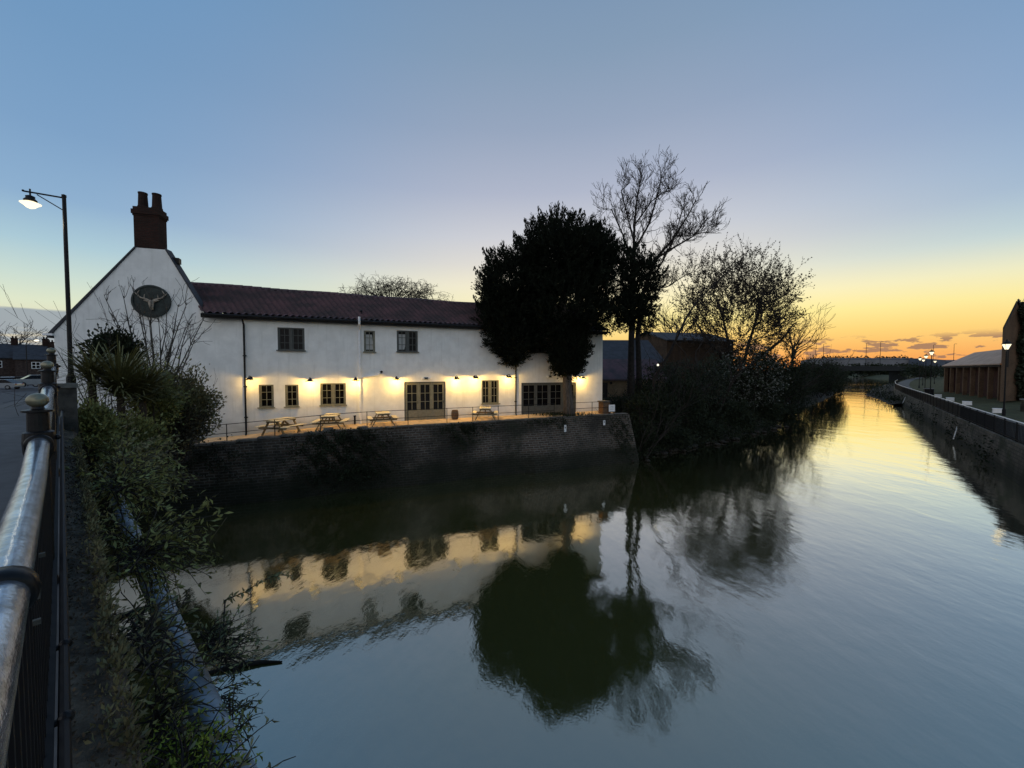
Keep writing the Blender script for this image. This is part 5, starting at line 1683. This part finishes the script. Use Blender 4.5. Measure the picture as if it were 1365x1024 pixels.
C = np.array([P(x, y, 14.2) for x, y in zip(rng.uniform(180, 245, 130), rng.uniform(470, 520, 130))])
place(quads('leaves', leaves(C, .09, .6), LEAF_G), o)

# trailing plants on the ledge and bridge side: stems with leaves
def stemplant(name, label, s, r_, h, nst, L_, leafL, material, spread=.9, dirn=(0, 0, 1), droop=.18, asp=.32, grp='plants growing from the bridge ledge', stemm=TWIG, pitch=.05, hair=.55, root_r=.15):
    b = B(s, r_, h)
    o = thing(name, label, 'plant', tuple(b), 0, grp)
    g = MB(); CC, DD = [], []
    for i in range(nst):
        d_ = np.array(dirn, float) + rng.normal(size=3) * spread
        d_ /= np.linalg.norm(d_)
        p = np.array([BD[0], BD[1], 0]) * rng.uniform(-1, 1) * root_r * 2.2 + np.array([BN[0], BN[1], 0]) * rng.uniform(-.5, 1) * root_r * .5
        l = L_ * rng.uniform(.55, 1.15); pts = [p]
        for k in range(6):
            d_ = d_ + rng.normal(size=3) * .12 + np.array([0, 0, -droop]); d_ /= np.linalg.norm(d_)
            p = p + d_ * l / 6; pts.append(p)
        g.tube(pts, list(np.linspace(.0065, .002, 7)), 4, cap=False)
        nl = int(l / pitch)
        for k in range(nl):
            t_ = rng.uniform(.12, 1.0) * 6; i0 = min(5, int(t_)); q = pts[i0] * (1 - t_ + i0) + pts[i0 + 1] * (t_ - i0)
            dd = pts[i0 + 1] - pts[i0]; dd /= np.linalg.norm(dd)
            ld_ = dd * .45 + rng.normal(size=3) * hair; ld_ /= np.linalg.norm(ld_)
            CC.append(q + ld_ * leafL * .5); DD.append(ld_)
    quads('leaves', leaves(np.array(CC), leafL, asp, np.array(DD), .12), material, o)
    g.build('stems', stemm, o)
    return o
OUT = (BN[0], BN[1], .5)
sp_list = [
 ('wild_shrub', 'bushy wild shrub spilling over the ledge beyond the nearest finial', 5.2, .42, 1.75, 90, .75, .075, LEAF_G, 1.0, OUT),
 ('wild_shrub', 'wild shrub on the ledge below the stone pier', 7.4, .40, 1.55, 90, .85, .085, LEAF_G, 1.0, OUT),
 ('wild_shrub', 'grey-green wild shrub on the ledge past the stone pier', 9.6, .55, 1.7, 90, 1.0, .10, LEAF_O, 1.0, OUT),
 ('wild_shrub', 'wild shrub hanging where the bridge meets the brick wall', 12.5, .8, 2.1, 90, 1.2, .12, LEAF_G, 1.0, OUT),
 ('wild_shrub', 'dark wild shrub in the corner between bridge and brick wall', 16, .8, 2.6, 80, 1.4, .13, LEAF_G, 1.0, OUT),
 ('wild_shrub', 'hanging green shrub above the far end of the pipe', 6.3, .36, 2.2, 60, .55, .08, LEAF_G, .9, (BN[0], BN[1], .1)),
 ('wild_shrub', 'leafy shrub clinging beside the middle of the pipe', 4.5, .30, 2.2, 45, .4, .075, LEAF_GB, .9, (BN[0], BN[1], .3)),
 ('wild_shrub', 'low dry weed at the ledge edge beside the lower railing', 3.3, .28, 1.72, 46, .38, .05, LEAF_O, 1.0, (BN[0] * .6, BN[1] * .6, .6)),
 ('wild_shrub', 'dense green weed between ledge and pipe', 3.0, .30, 2.1, 60, .36, .055, LEAF_G, 1.0, (BN[0] * .5, BN[1] * .5, .6)),
 ('wild_shrub', 'weedy clump nearest the bottom edge of the picture', 1.95, .27, 1.85, 70, .36, .045, LEAF_O, 1.0, (BN[0] * .4, BN[1] * .4, .7)),
 ('wild_shrub', 'dark leafy weed low beside the near end of the pipe', 2.3, .32, 2.2, 50, .30, .045, LEAF_G, 1.0, (BN[0] * .4, BN[1] * .4, .6)),
]
for a in sp_list: stemplant(*a)
stemplant('moss_cushion', 'bright yellow-green mossy clump beside the pipe', 2.42, .36, 2.0, 110, .24, .035, LEAF_M, 1.0, (0, 0, .8), pitch=.014, hair=.8)
stemplant('moss_cushion', 'smaller yellow-green moss patch lower on the ledge edge', 2.02, .31, 1.9, 60, .18, .03, LEAF_M, 1.0, (0, 0, .8), pitch=.014, hair=.8)
# bramble reaching over the water
stemplant('bramble', 'grey-green bramble leaning out over the water beyond the pipe', 4.7, .90, 2.75, 95, .40, .058, LEAF_GB, .8, (BN[0] * .9, BN[1] * .9, .35), .12, .34, 'brambles over the water')
stemplant('bramble', 'lower dark bramble drooping towards the water beyond the pipe', 4.1, .85, 3.0, 50, .30, .05, LEAF_G, .8, (BN[0] * .9, BN[1] * .9, .1), .16, .34, 'brambles over the water')
o = thing('bramble_cane', 'long leafy bramble cane arching up to the right over dark water', 'plant', tuple(B(4.8, 1.1, 2.8)), 0, 'brambles over the water')
org2 = np.array(o.location)
pts = [B(4.8, 1.0, 2.8), P(300, 800, 4.3), P(325, 790, 4.4), P(350, 774, 4.5), P(372, 767, 4.6), P(408, 766, 4.7)]
g = MB(); g.tube([p - org2 for p in pts], [.008, .007, .006, .005, .004, .002], 5); g.build('stem', TWIG, o)
CC, DD = [], []
for k in range(90):
    t_ = rng.uniform(.3, 4.5); i0 = int(t_); q = pts[i0] * (1 - t_ + i0) + pts[i0 + 1] * (t_ - i0)
    d_ = (pts[i0 + 1] - pts[i0]); d_ = d_ / np.linalg.norm(d_) * .5 + rng.normal(size=3) * .5; d_ /= np.linalg.norm(d_)
    CC.append(q + d_ * .035 - org2); DD.append(d_)
quads('leaves', leaves(np.array(CC), .075, .32, np.array(DD), .1), LEAF_GB, o)
for lb, pp_ in (('bare curved twig crossing in front of the pipe', [(205, 985), (250, 945), (290, 920), (312, 895), (320, 880)]), ('bare straight twig rising before the dark brick wall', [(222, 770), (246, 755), (270, 735), (302, 690)]), ('thin bare twig bending down beside the pipe', [(236, 830), (226, 790), (218, 756), (208, 745)])):
    D = 3.4 if pp_[0][1] > 900 else 4.6
    q = [P(x, y, D + .1 * i) for i, (x, y) in enumerate(pp_)]
    o = thing('dry_twig', lb, 'twig', tuple(q[0]), 0, 'dry twigs near the pipe')
    g = MB(); g.tube([p - q[0] for p in q], list(np.linspace(.0065, .003, len(q))), 5); g.build('stem', TWIG if D < 4 else mat('pale_twig', (.16, .14, .10), .9, .2), o)
    g = MB()
    for k in range(1, len(q)): branch(g, q[k] - q[0], q[k] - q[k - 1] + rng.normal(size=3) * .08, .16, .003, 0, .0, .3, segs=3, min_r=.0015)
    g.build('side_shoots', TWIG, o)
# driftwood
q = G(318, 890, .0)
o = thing('driftwood', 'dark drifting branch lying on the water by the brambles', 'driftwood', tuple(q), R(8))
g = MB(); g.tube([(-.5, -.1, .02), (0, 0, .05), (.4, .05, .03), (.8, .02, .02)], [.035, .05, .04, .015], 6); g.build('branch', BARKD, o)
g = MB(); g.tube([(-.1, 0, .04), (.05, -.25, .04), (.02, -.4, .02)], [.02, .015, .006], 5); g.tube([(.1, 0, .04), (-.3, .18, .1)], [.02, .006], 5); g.build('side_branch', BARKD, o)
